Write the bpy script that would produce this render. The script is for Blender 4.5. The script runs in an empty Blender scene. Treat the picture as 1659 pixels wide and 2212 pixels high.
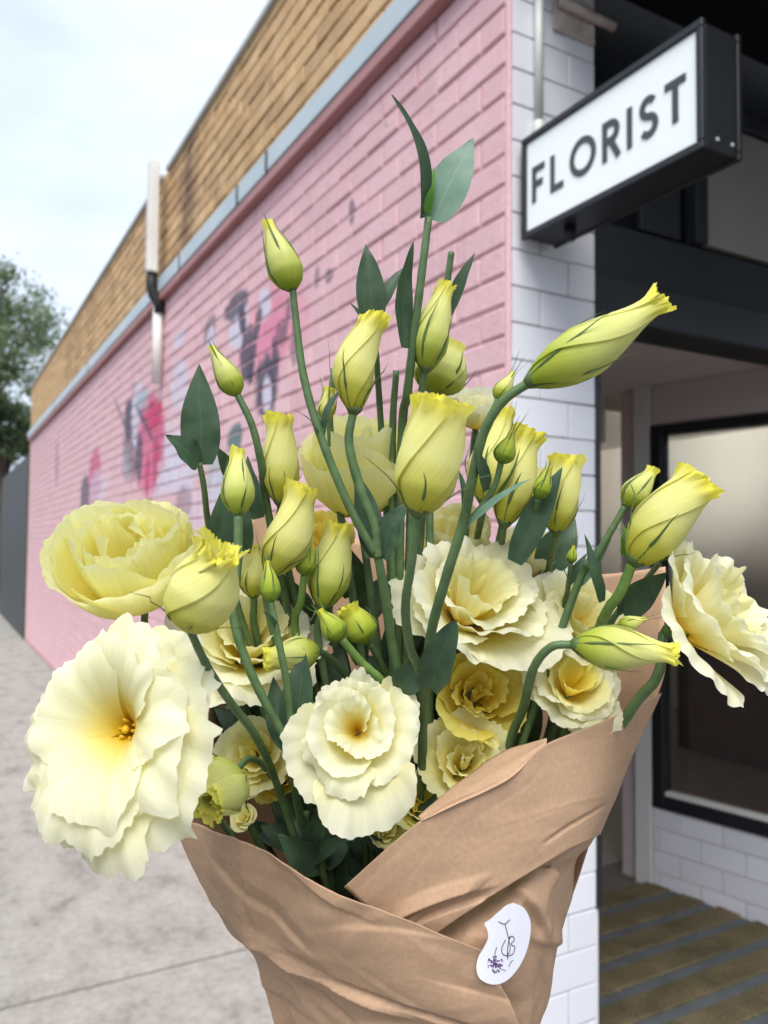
import bpy, math, random
import numpy as np
from mathutils import Vector, Matrix, noise
SC = bpy.context.scene
COL = SC.collection
rnd = random.Random(7)
# ------------------------------------------------------------------ camera
F_PX, CX, CY = 806.0, 384.0, 512.0            # focal length and centre in pixels of the 768 x 1024 frame
CAMH = 1.6
d1 = Vector(((-66 - CX) / F_PX, -(543 - CY) / F_PX, -1)).normalized()      # along the side wall  -> world +Y
d2 = Vector(((1830 - CX) / F_PX, -(560 - CY) / F_PX, -1))
d2 = (d2 - d1 * d2.dot(d1)).normalized()                                   # along the shop front -> world +X
d3 = d2.cross(d1).normalized()
RC = Matrix((d2, d1, d3))                                                  # camera -> world
CAMP = Vector((0, 0, CAMH))
cam = bpy.data.cameras.new('camera')
cam.sensor_fit = 'HORIZONTAL'; cam.sensor_width = 36; cam.lens = F_PX / 768 * 36
cam.clip_start = 0.02; cam.clip_end = 500
cam.dof.use_dof = True; cam.dof.focus_distance = 0.41; cam.dof.aperture_fstop = 15.5
camo = bpy.data.objects.new('camera', cam); COL.objects.link(camo)
camo.matrix_world = Matrix.Translation(CAMP) @ RC.to_4x4()
SC.camera = camo
# ------------------------------------------------------------------ sky and sun (bright overcast)
SUN_EL, SUN_AZ = math.radians(58), math.radians(215)      # azimuth clockwise from +Y: behind and left of the viewer
w = bpy.data.worlds.new('World'); SC.world = w; w.use_nodes = True
nt = w.node_tree; nt.nodes.clear()
def N(nt, t, **kw):
    n = nt.nodes.new(t)
    for k, v in kw.items(): setattr(n, k, v)
    return n
o_ = N(nt, 'ShaderNodeOutputWorld'); bg = N(nt, 'ShaderNodeBackground'); bg.inputs[1].default_value = 0.1
sky = N(nt, 'ShaderNodeTexSky', sky_type='NISHITA'); sky.sun_disc = False
sky.sun_elevation = SUN_EL; sky.sun_rotation = SUN_AZ; sky.air_density = 1.0; sky.dust_density = 2.0
tc = N(nt, 'ShaderNodeTexCoord'); mp = N(nt, 'ShaderNodeMapping'); mp.inputs['Scale'].default_value = (1, 1, 2.2)
nz = N(nt, 'ShaderNodeTexNoise'); nz.inputs['Scale'].default_value = 2.1; nz.inputs['Detail'].default_value = 5; nz.inputs['Roughness'].default_value = .5
cr = N(nt, 'ShaderNodeValToRGB')
cr.color_ramp.elements[0].position = .3; cr.color_ramp.elements[0].color = (3.3, 3.8, 4.7, 1)
cr.color_ramp.elements[1].position = .68; cr.color_ramp.elements[1].color = (5.8, 6.35, 7.0, 1)
mx = N(nt, 'ShaderNodeMix', data_type='RGBA'); mx.inputs[0].default_value = .86
L = nt.links.new
L(tc.outputs['Generated'], mp.inputs[0]); L(mp.outputs[0], nz.inputs['Vector']); L(nz.outputs[0], cr.inputs[0])
L(sky.outputs[0], mx.inputs[6]); L(cr.outputs[0], mx.inputs[7]); L(mx.outputs[2], bg.inputs[0]); L(bg.outputs[0], o_.inputs[0])
sl = bpy.data.lights.new('sun', 'SUN'); sl.energy = 2.0; sl.angle = math.radians(45); sl.color = (1, .965, .91)
so = bpy.data.objects.new('sun', sl); COL.objects.link(so)
sdir = Vector((math.sin(SUN_AZ) * math.cos(SUN_EL), math.cos(SUN_AZ) * math.cos(SUN_EL), math.sin(SUN_EL)))
so.rotation_euler = sdir.to_track_quat('Z', 'Y').to_euler(); so.location = sdir * 30
vs = SC.view_settings
SC.display_settings.display_device = 'sRGB'
vs.view_transform = 'Standard'; vs.look = 'None'; vs.exposure = 1.12; vs.gamma = 1; vs.use_curve_mapping = False
SC.cycles.max_bounces = 12; SC.cycles.diffuse_bounces = 8; SC.cycles.transparent_max_bounces = 12; SC.cycles.transmission_bounces = 8
SC.cycles.use_denoising = True

# ------------------------------------------------------------------ helpers
K = 1659 / 768.0
FD = F_PX * K
def ray(x, y):                                # pixel of the 1659 x 2212 view -> world ray with unit depth
    return RC @ Vector(((x - 829.5) / FD, -(y - 1106) / FD, -1))
def P(x, y, d): return CAMP + ray(x, y) * d
def CV(v): return (RC @ Vector(v)).normalized()          # camera-space direction (right, up, to the viewer)

def mesh_obj(name, verts, faces, mat, parent=None, smooth=True, uv=None, loc=None):
    me = bpy.data.meshes.new(name)
    me.from_pydata([tuple(v) for v in verts], [], faces)
    if smooth: me.polygons.foreach_set('use_smooth', [True] * len(me.polygons))
    if uv is not None:
        l = me.uv_layers.new(name='UVMap')
        idx = np.empty(len(me.loops), dtype=np.int32); me.loops.foreach_get('vertex_index', idx)
        l.data.foreach_set('uv', np.asarray(uv, dtype=np.float32)[idx].ravel())
    for m in (mat if isinstance(mat, (list, tuple)) else [mat]): me.materials.append(m)
    o = bpy.data.objects.new(name, me); COL.objects.link(o)
    if parent: o.parent = parent
    if loc is not None: o.location = loc
    return o
def copy_obj(src, parent, loc=None):
    o = src.copy(); COL.objects.link(o); o.parent = parent
    if loc is not None: o.location = loc
    return o
def tag(o, label=None, cat=None, group=None, kind=None):
    if label: o['label'] = label
    if cat: o['category'] = cat
    if group: o['group'] = group
    if kind: o['kind'] = kind
    return o
def thing(name, label, cat, loc=(0, 0, 0), group=None):
    o = bpy.data.objects.new(name, None); COL.objects.link(o); o.location = loc; o.empty_display_size = .05
    return tag(o, label, cat, group)
class MB:
    def __init__(s): s.v = []; s.f = []
    def add(s, v, f):
        b = len(s.v); s.v += [tuple(q) for q in v]; s.f += [tuple(i + b for i in q) for q in f]; return s
    def box(s, a, b):
        (x0, y0, z0), (x1, y1, z1) = a, b
        return s.add([(x0, y0, z0), (x1, y0, z0), (x1, y1, z0), (x0, y1, z0), (x0, y0, z1), (x1, y0, z1), (x1, y1, z1), (x0, y1, z1)],
                     [(0, 3, 2, 1), (4, 5, 6, 7), (0, 1, 5, 4), (1, 2, 6, 5), (2, 3, 7, 6), (3, 0, 4, 7)])
    def bbox(s, a, b, c):                      # box with chamfered edges all round
        (x0, y0, z0), (x1, y1, z1) = a, b
        X = (x0, x1); Y = (y0, y1); Z = (z0, z1); v = []; idx = {}
        for i in (0, 1):
            for j in (0, 1):
                for k in (0, 1):
                    sx, sy, sz = (1 - 2 * i) * c, (1 - 2 * j) * c, (1 - 2 * k) * c
                    for q, p in enumerate(((X[i], Y[j] + sy, Z[k] + sz), (X[i] + sx, Y[j], Z[k] + sz), (X[i] + sx, Y[j] + sy, Z[k]))):
                        idx[i, j, k, q] = len(v); v.append(p)
        f = []
        for i in (0, 1):
            q = [idx[i, 0, 0, 0], idx[i, 1, 0, 0], idx[i, 1, 1, 0], idx[i, 0, 1, 0]]; f.append(q if i else q[::-1])
            q = [idx[0, i, 0, 1], idx[1, i, 0, 1], idx[1, i, 1, 1], idx[0, i, 1, 1]]; f.append(q[::-1] if i else q)
            q = [idx[0, 0, i, 2], idx[1, 0, i, 2], idx[1, 1, i, 2], idx[0, 1, i, 2]]; f.append(q if i else q[::-1])
        for j in (0, 1):
            for k in (0, 1):
                f.append([idx[0, j, k, 1], idx[1, j, k, 1], idx[1, j, k, 2], idx[0, j, k, 2]])
                f.append([idx[j, 0, k, 0], idx[j, 1, k, 0], idx[j, 1, k, 2], idx[j, 0, k, 2]])
                f.append([idx[j, k, 0, 0], idx[j, k, 1, 0], idx[j, k, 1, 1], idx[j, k, 0, 1]])
        for i in (0, 1):
            for j in (0, 1):
                for k in (0, 1): f.append([idx[i, j, k, 0], idx[i, j, k, 1], idx[i, j, k, 2]])
        return s.add(v, f)
    def tube(s, pts, rad, n=10, cap=True):
        pts = [Vector(p) for p in pts]; rad = rad if hasattr(rad, '__len__') else [rad] * len(pts)
        up = Vector((.31, .17, .93)); v = []; f = []
        prev = None
        for i, p in enumerate(pts):
            t = (pts[min(i + 1, len(pts) - 1)] - pts[max(i - 1, 0)]).normalized()
            a = t.cross(up if prev is None else prev).normalized() if prev is None else (prev - t * prev.dot(t)).normalized()
            prev = a; b = t.cross(a)
            for k in range(n):
                q = 2 * math.pi * k / n
                v.append(p + (a * math.cos(q) + b * math.sin(q)) * rad[i])
        for i in range(len(pts) - 1):
            for k in range(n):
                k2 = (k + 1) % n
                f.append((i * n + k, i * n + k2, (i + 1) * n + k2, (i + 1) * n + k))
        if cap: f.append(tuple(range(n - 1, -1, -1))); f.append(tuple((len(pts) - 1) * n + k for k in range(n)))
        return s.add(v, f)
    def build(s, name, mat, parent=None, smooth=False, off=None):
        v = s.v if off is None else [Vector(q) - off for q in s.v]
        return mesh_obj(name, v, s.f, mat, parent, smooth)
def spline(pts, n):
    pts = [np.array(p, float) for p in pts]
    if len(pts) == 2: return [pts[0] + (pts[1] - pts[0]) * t for t in np.linspace(0, 1, n)]
    pp = [2 * pts[0] - pts[1]] + pts + [2 * pts[-1] - pts[-2]]; out = []
    m = len(pts) - 1
    for t in np.linspace(0, m, n):
        i = min(int(t), m - 1); u = t - i; a, b, c, d = pp[i:i + 4]
        out.append(.5 * (2 * b + (c - a) * u + (2 * a - 5 * b + 4 * c - d) * u * u + (3 * b - a - 3 * c + d) * u ** 3))
    return out

# ------------------------------------------------------------------ materials
def mat(name):
    m = bpy.data.materials.new(name); m.use_nodes = True
    nt = m.node_tree; b = nt.nodes['Principled BSDF']
    return m, nt, b
def ramp(nt, stops):
    r = N(nt, 'ShaderNodeValToRGB'); e = r.color_ramp.elements
    while len(e) < len(stops): e.new(.5)
    for q, (p, c) in zip(e, stops): q.position = p; q.color = (*c, 1)
    return r
def simple(name, a, b=None, rough=.6, scale=8, bump=0, bscale=60, metal=0, detail=6, spec=.3, coord='Object', stretch=(1, 1, 1), bdist=.002, rnd_amt=0):
    """two-tone noise material with fine relief"""
    m, nt, bs = mat(name); l = nt.links.new
    bs.inputs['Roughness'].default_value = rough; bs.inputs['Metallic'].default_value = metal; bs.inputs['Specular IOR Level'].default_value = spec
    g = N(nt, 'ShaderNodeNewGeometry') if coord == 'World' else N(nt, 'ShaderNodeTexCoord')
    src = g.outputs['Position'] if coord == 'World' else g.outputs['Object']
    mp = N(nt, 'ShaderNodeMapping'); mp.inputs['Scale'].default_value = stretch; l(src, mp.inputs[0])
    nz = N(nt, 'ShaderNodeTexNoise'); nz.inputs['Scale'].default_value = scale; nz.inputs['Detail'].default_value = detail; nz.inputs['Roughness'].default_value = .6
    l(mp.outputs[0], nz.inputs['Vector'])
    r = ramp(nt, [(.3, a), (.7, b or a)]); l(nz.outputs[0], r.inputs[0]); out = r.outputs[0]
    if rnd_amt:
        oi = N(nt, 'ShaderNodeObjectInfo'); mr = N(nt, 'ShaderNodeMapRange'); mr.inputs[3].default_value = 1 - rnd_amt; mr.inputs[4].default_value = 1 + rnd_amt
        l(oi.outputs['Random'], mr.inputs[0]); mm = N(nt, 'ShaderNodeMix', data_type='RGBA', blend_type='MULTIPLY'); mm.inputs[0].default_value = 1
        l(out, mm.inputs[6]); l(mr.outputs[0], mm.inputs[7]); out = mm.outputs[2]
    l(out, bs.inputs['Base Color'])
    if bump:
        n2 = N(nt, 'ShaderNodeTexNoise'); n2.inputs['Scale'].default_value = bscale; n2.inputs['Detail'].default_value = 6; l(mp.outputs[0], n2.inputs['Vector'])
        bp = N(nt, 'ShaderNodeBump'); bp.inputs['Strength'].default_value = bump; bp.inputs['Distance'].default_value = bdist
        l(n2.outputs[0], bp.inputs['Height']); l(bp.outputs[0], bs.inputs['Normal'])
    return m
M = {}
XW = 1.377                                    # plane of the painted side wall
YF = 1.762                                    # plane of the shop front
YE = 14.6                                     # far end of the side wall
def wallpt(x, y):                             # view pixel -> (y, z) on the side wall
    r = ray(x, y); t = XW / r.x; q = CAMP + r * t
    return q.y, q.z, t
def pink_material():
    m, nt, bs = mat('pink_painted_brick'); l = nt.links.new
    bs.inputs['Roughness'].default_value = .62; bs.inputs['Specular IOR Level'].default_value = .25
    g = N(nt, 'ShaderNodeNewGeometry'); pos = g.outputs['Position']
    nz = N(nt, 'ShaderNodeTexNoise'); nz.inputs['Scale'].default_value = 3.5; nz.inputs['Detail'].default_value = 8; nz.inputs['Roughness'].default_value = .65; l(pos, nz.inputs['Vector'])
    r = ramp(nt, [(.25, (.65, .395, .42)), (.55, (.70, .445, .47)), (.8, (.74, .495, .515))]); l(nz.outputs[0], r.inputs[0]); col = r.outputs[0]
    oi = N(nt, 'ShaderNodeObjectInfo'); mr = N(nt, 'ShaderNodeMapRange'); mr.inputs[3].default_value = .95; mr.inputs[4].default_value = 1.05; l(oi.outputs['Random'], mr.inputs[0])
    mm = N(nt, 'ShaderNodeMix', data_type='RGBA', blend_type='MULTIPLY'); mm.inputs[0].default_value = 1; l(col, mm.inputs[6]); l(mr.outputs[0], mm.inputs[7]); col = mm.outputs[2]
    wn = N(nt, 'ShaderNodeTexNoise'); wn.inputs['Scale'].default_value = 11; wn.inputs['Detail'].default_value = 5; l(pos, wn.inputs['Vector'])
    ws = N(nt, 'ShaderNodeVectorMath', operation='SUBTRACT'); ws.inputs[1].default_value = (.5, .5, .5); l(wn.outputs['Color'], ws.inputs[0])
    def patch(x, y, rx, ry, c, a, rot=0, warp=.6, soft=.32):
        nonlocal col
        y0, z0, t = wallpt(x, y); y1 = wallpt(x - rx, y)[0]; y2 = wallpt(x + rx, y)[0]
        sy = abs(y1 - y2) / 2 * 1.12; sz = ry * t / FD * 1.1; a = min(.97, a * 1.08)
        mp = N(nt, 'ShaderNodeMapping', vector_type='TEXTURE'); mp.inputs['Location'].default_value = (XW, y0, z0)
        mp.inputs['Rotation'].default_value = (math.radians(rot), 0, 0); mp.inputs['Scale'].default_value = (1, sy, sz); l(pos, mp.inputs[0])
        ad = N(nt, 'ShaderNodeVectorMath', operation='MULTIPLY_ADD'); l(ws.outputs[0], ad.inputs[0]); ad.inputs[1].default_value = (0, warp * 1.8, warp * 1.8); l(mp.outputs[0], ad.inputs[2])
        ml = N(nt, 'ShaderNodeVectorMath', operation='MULTIPLY'); ml.inputs[1].default_value = (0, 1, 1); l(ad.outputs[0], ml.inputs[0])
        ln = N(nt, 'ShaderNodeVectorMath', operation='LENGTH'); l(ml.outputs[0], ln.inputs[0])
        q = N(nt, 'ShaderNodeMapRange'); q.inputs[1].default_value = 1 + soft / 2; q.inputs[2].default_value = 1 - soft / 2; q.inputs[3].default_value = 0; q.inputs[4].default_value = a; l(ln.outputs[1], q.inputs[0])
        k = N(nt, 'ShaderNodeMix', data_type='RGBA'); l(q.outputs[0], k.inputs[0]); l(col, k.inputs[6]); k.inputs[7].default_value = (*c, 1); col = k.outputs[2]
    slate, lilac, mag, teal, rose = (.065, .06, .095), (.60, .56, .66), (.55, .085, .19), (.08, .16, .17), (.68, .20, .32)
    for a in [(600, 700, 52, 75, rose, .6, 10, .7, .8), (570, 745, 45, 55, rose, .55, 0, .7, .8), (575, 662, 13, 36, lilac, .9), (520, 700, 18, 50, lilac, .85, -8), (514, 660, 22, 24, slate, .8, 0, .6), (540, 765, 16, 56, slate, .85, 14, .6),
              (580, 835, 21, 66, slate, .9, 0, .5), (582, 850, 8, 40, lilac, .9), (458, 715, 12, 30, slate, .6), (460, 730, 8, 22, lilac, .8), (640, 745, 8, 46, slate, .5, 0, 1), (612, 720, 10, 26, slate, .6), (716, 597, 8, 14, slate, .6), (765, 460, 6, 26, slate, .65, -12), (690, 600, 5, 20, slate, .5),
              (390, 735, 13, 15, lilac, .8), (390, 835, 18, 52, lilac, .75), (352, 1000, 40, 70, lilac, .8, 0, .8), (400, 1010, 26, 55, lilac, .7), (292, 935, 18, 88, slate, .62, 4, .7), (300, 900, 12, 70, lilac, .8, 0, .7), (312, 868, 14, 26, (.3, .42, .48), .7),
              (327, 960, 27, 92, mag, .85, 0, .55), (335, 900, 20, 28, (.55, .03, .12), .8, 0, .7), (320, 1010, 20, 60, rose, .6, 0, .9), (275, 1000, 10, 34, (.3, .3, .36), .6), (207, 1030, 12, 55, mag, .75, 0, .6), (186, 1075, 8, 46, slate, .75, 0, .6), (213, 1060, 16, 40, lilac, .5), (505, 1010, 9, 40, slate, .5), (548, 800, 7, 30, slate, .9, 20), (600, 770, 6, 40, slate, .8, -15), (560, 700, 6, 34, slate, .8, 25), (528, 690, 6, 36, slate, .9, -20), (626, 690, 5, 40, slate, .6, 8), (585, 790, 24, 7, slate, .8, 0), (303, 985, 7, 50, slate, .8, 3), (316, 915, 20, 8, slate, .8, 30), (340, 990, 6, 50, (.45, .02, .1), .7, 0), (322, 1030, 5, 44, (.45, .02, .1), .6, 4), (280, 905, 7, 44, slate, .8, -6), (270, 912, 26, 5, slate, .7, 32), (125, 1000, 3, 50, (.3, .15, .17), .5),
              (478, 1030, 26, 50, (.38, .44, .44), .8, 0, .6), (512, 945, 15, 26, teal, .85, 0, .5), (470, 1060, 12, 40, lilac, .6), (430, 1120, 30, 60, lilac, .4), (400, 1090, 16, 40, slate, .4), (560, 1100, 30, 50, lilac, .5)]:
        patch(*a)
    # dirt streaks below the capping and chips in the paint
    mp = N(nt, 'ShaderNodeMapping'); mp.inputs['Scale'].default_value = (1, 9, .8); l(pos, mp.inputs[0])
    n3 = N(nt, 'ShaderNodeTexNoise'); n3.inputs['Scale'].default_value = 2.5; n3.inputs['Detail'].default_value = 6; l(mp.outputs[0], n3.inputs['Vector'])
    r3 = ramp(nt, [(.56, (0, 0, 0)), (.8, (.3, .3, .3))]); l(n3.outputs[0], r3.inputs[0])
    k = N(nt, 'ShaderNodeMix', data_type='RGBA'); l(r3.outputs[0], k.inputs[0]); l(col, k.inputs[6]); k.inputs[7].default_value = (.42, .24, .25, 1); col = k.outputs[2]
    n5 = N(nt, 'ShaderNodeTexNoise'); n5.inputs['Scale'].default_value = 16; n5.inputs['Detail'].default_value = 4; l(pos, n5.inputs['Vector'])
    r5 = ramp(nt, [(.70, (0, 0, 0)), (.735, (.5, .5, .5))]); l(n5.outputs[0], r5.inputs[0])
    k = N(nt, 'ShaderNodeMix', data_type='RGBA'); l(r5.outputs[0], k.inputs[0]); l(col, k.inputs[6]); k.inputs[7].default_value = (.30, .16, .15, 1); col = k.outputs[2]
    l(col, bs.inputs['Base Color'])
    n4 = N(nt, 'ShaderNodeTexNoise'); n4.inputs['Scale'].default_value = 45; n4.inputs['Detail'].default_value = 6; l(pos, n4.inputs['Vector'])
    bp = N(nt, 'ShaderNodeBump'); bp.inputs['Strength'].default_value = .45; bp.inputs['Distance'].default_value = .006; l(n4.outputs[0], bp.inputs['Height']); l(bp.outputs[0], bs.inputs['Normal'])
    return m
M['pink'] = pink_material()
M['pink_mortar'] = simple('pink_painted_mortar', (.55, .31, .335), (.62, .37, .395), .7, 6, .4, 60, coord='World')
def tan_material():
    m, nt, bs = mat('tan_brick'); l = nt.links.new
    bs.inputs['Roughness'].default_value = .85; bs.inputs['Specular IOR Level'].default_value = .15
    g = N(nt, 'ShaderNodeNewGeometry'); pos = g.outputs['Position']
    oi = N(nt, 'ShaderNodeObjectInfo')
    nz = N(nt, 'ShaderNodeTexNoise'); nz.inputs['Scale'].default_value = 6; nz.inputs['Detail'].default_value = 8; l(pos, nz.inputs['Vector'])
    r = ramp(nt, [(.25, (.45, .28, .14)), (.55, (.56, .37, .20)), (.8, (.64, .46, .28))]); l(nz.outputs[0], r.inputs[0])
    mr = N(nt, 'ShaderNodeMapRange'); mr.inputs[3].default_value = .82; mr.inputs[4].default_value = 1.15; l(oi.outputs['Random'], mr.inputs[0])
    mm = N(nt, 'ShaderNodeMix', data_type='RGBA', blend_type='MULTIPLY'); mm.inputs[0].default_value = 1; l(r.outputs[0], mm.inputs[6]); l(mr.outputs[0], mm.inputs[7]); col = mm.outputs[2]
    # a dark damp stain near the downpipe and sooty patches
    y0, z0, t = wallpt(410, 420)
    mp = N(nt, 'ShaderNodeMapping', vector_type='TEXTURE'); mp.inputs['Location'].default_value = (XW, y0, z0 + .05); mp.inputs['Scale'].default_value = (1, .26, .62); l(pos, mp.inputs[0])
    ml = N(nt, 'ShaderNodeVectorMath', operation='MULTIPLY'); ml.inputs[1].default_value = (0, 1, 1); l(mp.outputs[0], ml.inputs[0])
    ln = N(nt, 'ShaderNodeVectorMath', operation='LENGTH'); l(ml.outputs[0], ln.inputs[0])
    ad = N(nt, 'ShaderNodeMath', operation='MULTIPLY_ADD'); n2 = N(nt, 'ShaderNodeTexNoise'); n2.inputs['Scale'].default_value = 9; n2.inputs['Detail'].default_value = 5; l(pos, n2.inputs['Vector'])
    l(n2.outputs[0], ad.inputs[0]); ad.inputs[1].default_value = 1.4; l(ln.outputs[1], ad.inputs[2])
    q = N(nt, 'ShaderNodeMapRange'); q.inputs[1].default_value = 1.75; q.inputs[2].default_value = .9; q.inputs[4].default_value = .75; l(ad.outputs[0], q.inputs[0])
    k = N(nt, 'ShaderNodeMix', data_type='RGBA'); l(q.outputs[0], k.inputs[0]); l(col, k.inputs[6]); k.inputs[7].default_value = (.12, .075, .06, 1); col = k.outputs[2]
    r5 = ramp(nt, [(.60, (0, 0, 0)), (.75, (.7, .7, .7))]); l(n2.outputs[0], r5.inputs[0])
    k = N(nt, 'ShaderNodeMix', data_type='RGBA'); l(r5.outputs[0], k.inputs[0]); l(col, k.inputs[6]); k.inputs[7].default_value = (.2, .12, .06, 1); col = k.outputs[2]
    l(col, bs.inputs['Base Color'])
    n4 = N(nt, 'ShaderNodeTexNoise'); n4.inputs['Scale'].default_value = 70; n4.inputs['Detail'].default_value = 6; l(pos, n4.inputs['Vector'])
    bp = N(nt, 'ShaderNodeBump'); bp.inputs['Strength'].default_value = .5; bp.inputs['Distance'].default_value = .005; l(n4.outputs[0], bp.inputs['Height']); l(bp.outputs[0], bs.inputs['Normal'])
    return m
M['tan'] = tan_material()
M['tan_mortar'] = simple('brown_mortar', (.10, .06, .03), (.17, .105, .05), .95, 8, .4, 60, coord='World')
M['cap'] = simple('capping_metal', (.42, .42, .40), (.5, .5, .47), .5, 4, coord='World')
M['band'] = simple('galvanised_flashing', (.40, .47, .51), (.47, .54, .57), .45, 2.5, .1, 30, coord='World', spec=.4)
M['band_lo'] = simple('shaded_pink_angle', (.36, .17, .17), (.42, .21, .21), .6, 5, .2, 40, coord='World')  # pink paint darkened to brown: shade of the underside is in the colour
M['tile'] = simple('white_glazed_tile', (.68, .68, .73), (.74, .74, .79), .24, 3, .06, 12, spec=.5, coord='World', rnd_amt=.04)
M['grout'] = simple('grey_grout', (.28, .27, .27), (.38, .37, .37), .9, 14, coord='World')
M['dark'] = simple('dark_painted_metal', (.011, .012, .015), (.016, .017, .02), .42, 5, .1, 40, spec=.4)
M['dark2'] = simple('charcoal_cladding', (.013, .0145, .018), (.02, .022, .026), .55, 4, .1, 40)
M['matt_black'] = simple('matt_black_paint', (.006, .007, .009), (.009, .010, .012), .85, 10, spec=.08)
M['black'] = simple('black_plastic', (.012, .012, .013), (.018, .018, .018), .5, 10)
M['sign_face'] = simple('white_acrylic', (.86, .89, .88), (.89, .91, .90), .3, 3, spec=.5)
M['letter'] = simple('charcoal_vinyl', (.055, .062, .065), (.07, .078, .08), .5, 8)
M['white_paint'] = simple('white_pvc', (.66, .64, .60), (.76, .74, .70), .5, 3, .1, 30, coord='World')
M['conduit'] = simple('pale_conduit', (.52, .57, .52), (.6, .64, .58), .4, 6, coord='World', spec=.5)
M['beige_rust'] = simple('weathered_bracket', (.60, .53, .50), (.36, .28, .24), .7, 18, .3, 50)
M['reveal'] = simple('warm_grey_paint', (.54, .47, .455), (.59, .515, .50), .6, 3, coord='World')
M['frame_grey'] = simple('aluminium_frame', (.60, .60, .58), (.68, .68, .66), .4, 3, coord='World', spec=.4)
M['room'] = simple('interior_paint', (.60, .58, .55), (.64, .62, .59), .8, 2, coord='World')
M['room_floor'] = simple('interior_floor', (.22, .21, .20), (.28, .265, .25), .5, 5, coord='World')
M['asphalt'] = simple('asphalt', (.045, .045, .047), (.06, .06, .06), .9, 20, .6, 150, coord='World')
M['fence'] = simple('dark_grey_fence', (.045, .05, .052), (.06, .066, .068), .6, 3, .2, 20, coord='World')
M['purple'] = simple('purple_ink', (.09, .045, .16), (.13, .06, .2), .7, 400)
M['ink'] = simple('black_ink', (.02, .02, .025), (.03, .03, .035), .7, 400)
def concrete():
    m, nt, bs = mat('worn_concrete'); l = nt.links.new
    bs.inputs['Roughness'].default_value = .9; bs.inputs['Specular IOR Level'].default_value = .2
    g = N(nt, 'ShaderNodeNewGeometry'); pos = g.outputs['Position']
    mp = N(nt, 'ShaderNodeMapping'); mp.inputs['Scale'].default_value = (1.5, 1, 1); l(pos, mp.inputs[0])
    n1 = N(nt, 'ShaderNodeTexNoise'); n1.inputs['Scale'].default_value = 3.4; n1.inputs['Detail'].default_value = 10; n1.inputs['Roughness'].default_value = .72; l(mp.outputs[0], n1.inputs['Vector'])
    r1 = ramp(nt, [(.32, (.17, .16, .145)), (.47, (.29, .278, .252)), (.62, (.335, .322, .295)), (.78, (.39, .376, .345))]); l(n1.outputs[0], r1.inputs[0])
    n2 = N(nt, 'ShaderNodeTexNoise'); n2.inputs['Scale'].default_value = 30; n2.inputs['Detail'].default_value = 6; n2.inputs['Roughness'].default_value = .7; l(pos, n2.inputs['Vector'])
    r2 = ramp(nt, [(.32, (.76, .755, .75)), (.55, (1, 1, 1)), (.75, (1.08, 1.08, 1.08))]); l(n2.outputs[0], r2.inputs[0])
    mm = N(nt, 'ShaderNodeMix', data_type='RGBA', blend_type='MULTIPLY'); mm.inputs[0].default_value = .9; l(r1.outputs[0], mm.inputs[6]); l(r2.outputs[0], mm.inputs[7])
    l(mm.outputs[2], bs.inputs['Base Color'])
    bp = N(nt, 'ShaderNodeBump'); bp.inputs['Strength'].default_value = .35; bp.inputs['Distance'].default_value = .003; l(n2.outputs[0], bp.inputs['Height']); l(bp.outputs[0], bs.inputs['Normal'])
    return m
M['concrete'] = concrete()
M['joint'] = simple('joint_dirt', (.11, .10, .09), (.17, .16, .145), .95, 20, coord='World')
def mat_fibre():
    m, nt, bs = mat('coir_mat'); l = nt.links.new
    bs.inputs['Roughness'].default_value = .95; bs.inputs['Specular IOR Level'].default_value = .05
    g = N(nt, 'ShaderNodeNewGeometry'); pos = g.outputs['Position']
    n1 = N(nt, 'ShaderNodeTexNoise'); n1.inputs['Scale'].default_value = 130; n1.inputs['Detail'].default_value = 4; l(pos, n1.inputs['Vector'])
    n2 = N(nt, 'ShaderNodeTexNoise'); n2.inputs['Scale'].default_value = 7; n2.inputs['Detail'].default_value = 5; l(pos, n2.inputs['Vector'])
    r1 = ramp(nt, [(.3, (.085, .072, .045)), (.55, (.19, .16, .098)), (.8, (.34, .275, .165))]); l(n1.outputs[0], r1.inputs[0])
    r2 = ramp(nt, [(.3, (.62, .62, .6)), (.7, (1.1, 1.05, 1)) ]); l(n2.outputs[0], r2.inputs[0])
    mm = N(nt, 'ShaderNodeMix', data_type='RGBA', blend_type='MULTIPLY'); mm.inputs[0].default_value = 1; l(r1.outputs[0], mm.inputs[6]); l(r2.outputs[0], mm.inputs[7]); l(mm.outputs[2], bs.inputs['Base Color'])
    bp = N(nt, 'ShaderNodeBump'); bp.inputs['Strength'].default_value = .8; bp.inputs['Distance'].default_value = .006; l(n1.outputs[0], bp.inputs['Height']); l(bp.outputs[0], bs.inputs['Normal'])
    return m
M['coir'] = mat_fibre()
M['rubber'] = simple('grey_mat_strip', (.085, .095, .10), (.13, .14, .148), .8, 9, .3, 60, coord='World')
def perforated():
    m, nt, bs = mat('perforated_metal'); l = nt.links.new
    bs.inputs['Roughness'].default_value = .5
    g = N(nt, 'ShaderNodeNewGeometry'); mp = N(nt, 'ShaderNodeMapping'); mp.inputs['Rotation'].default_value = (0, math.radians(45), 0); l(g.outputs['Position'], mp.inputs[0])
    v = N(nt, 'ShaderNodeTexVoronoi'); v.inputs['Scale'].default_value = 95; v.inputs['Randomness'].default_value = 0; l(mp.outputs[0], v.inputs['Vector'])
    r = ramp(nt, [(.40, (.03, .03, .03)), (.5, (.34, .32, .30))]); l(v.outputs['Distance'], r.inputs[0]); l(r.outputs[0], bs.inputs['Base Color'])
    return m
M['mesh'] = perforated()
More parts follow.
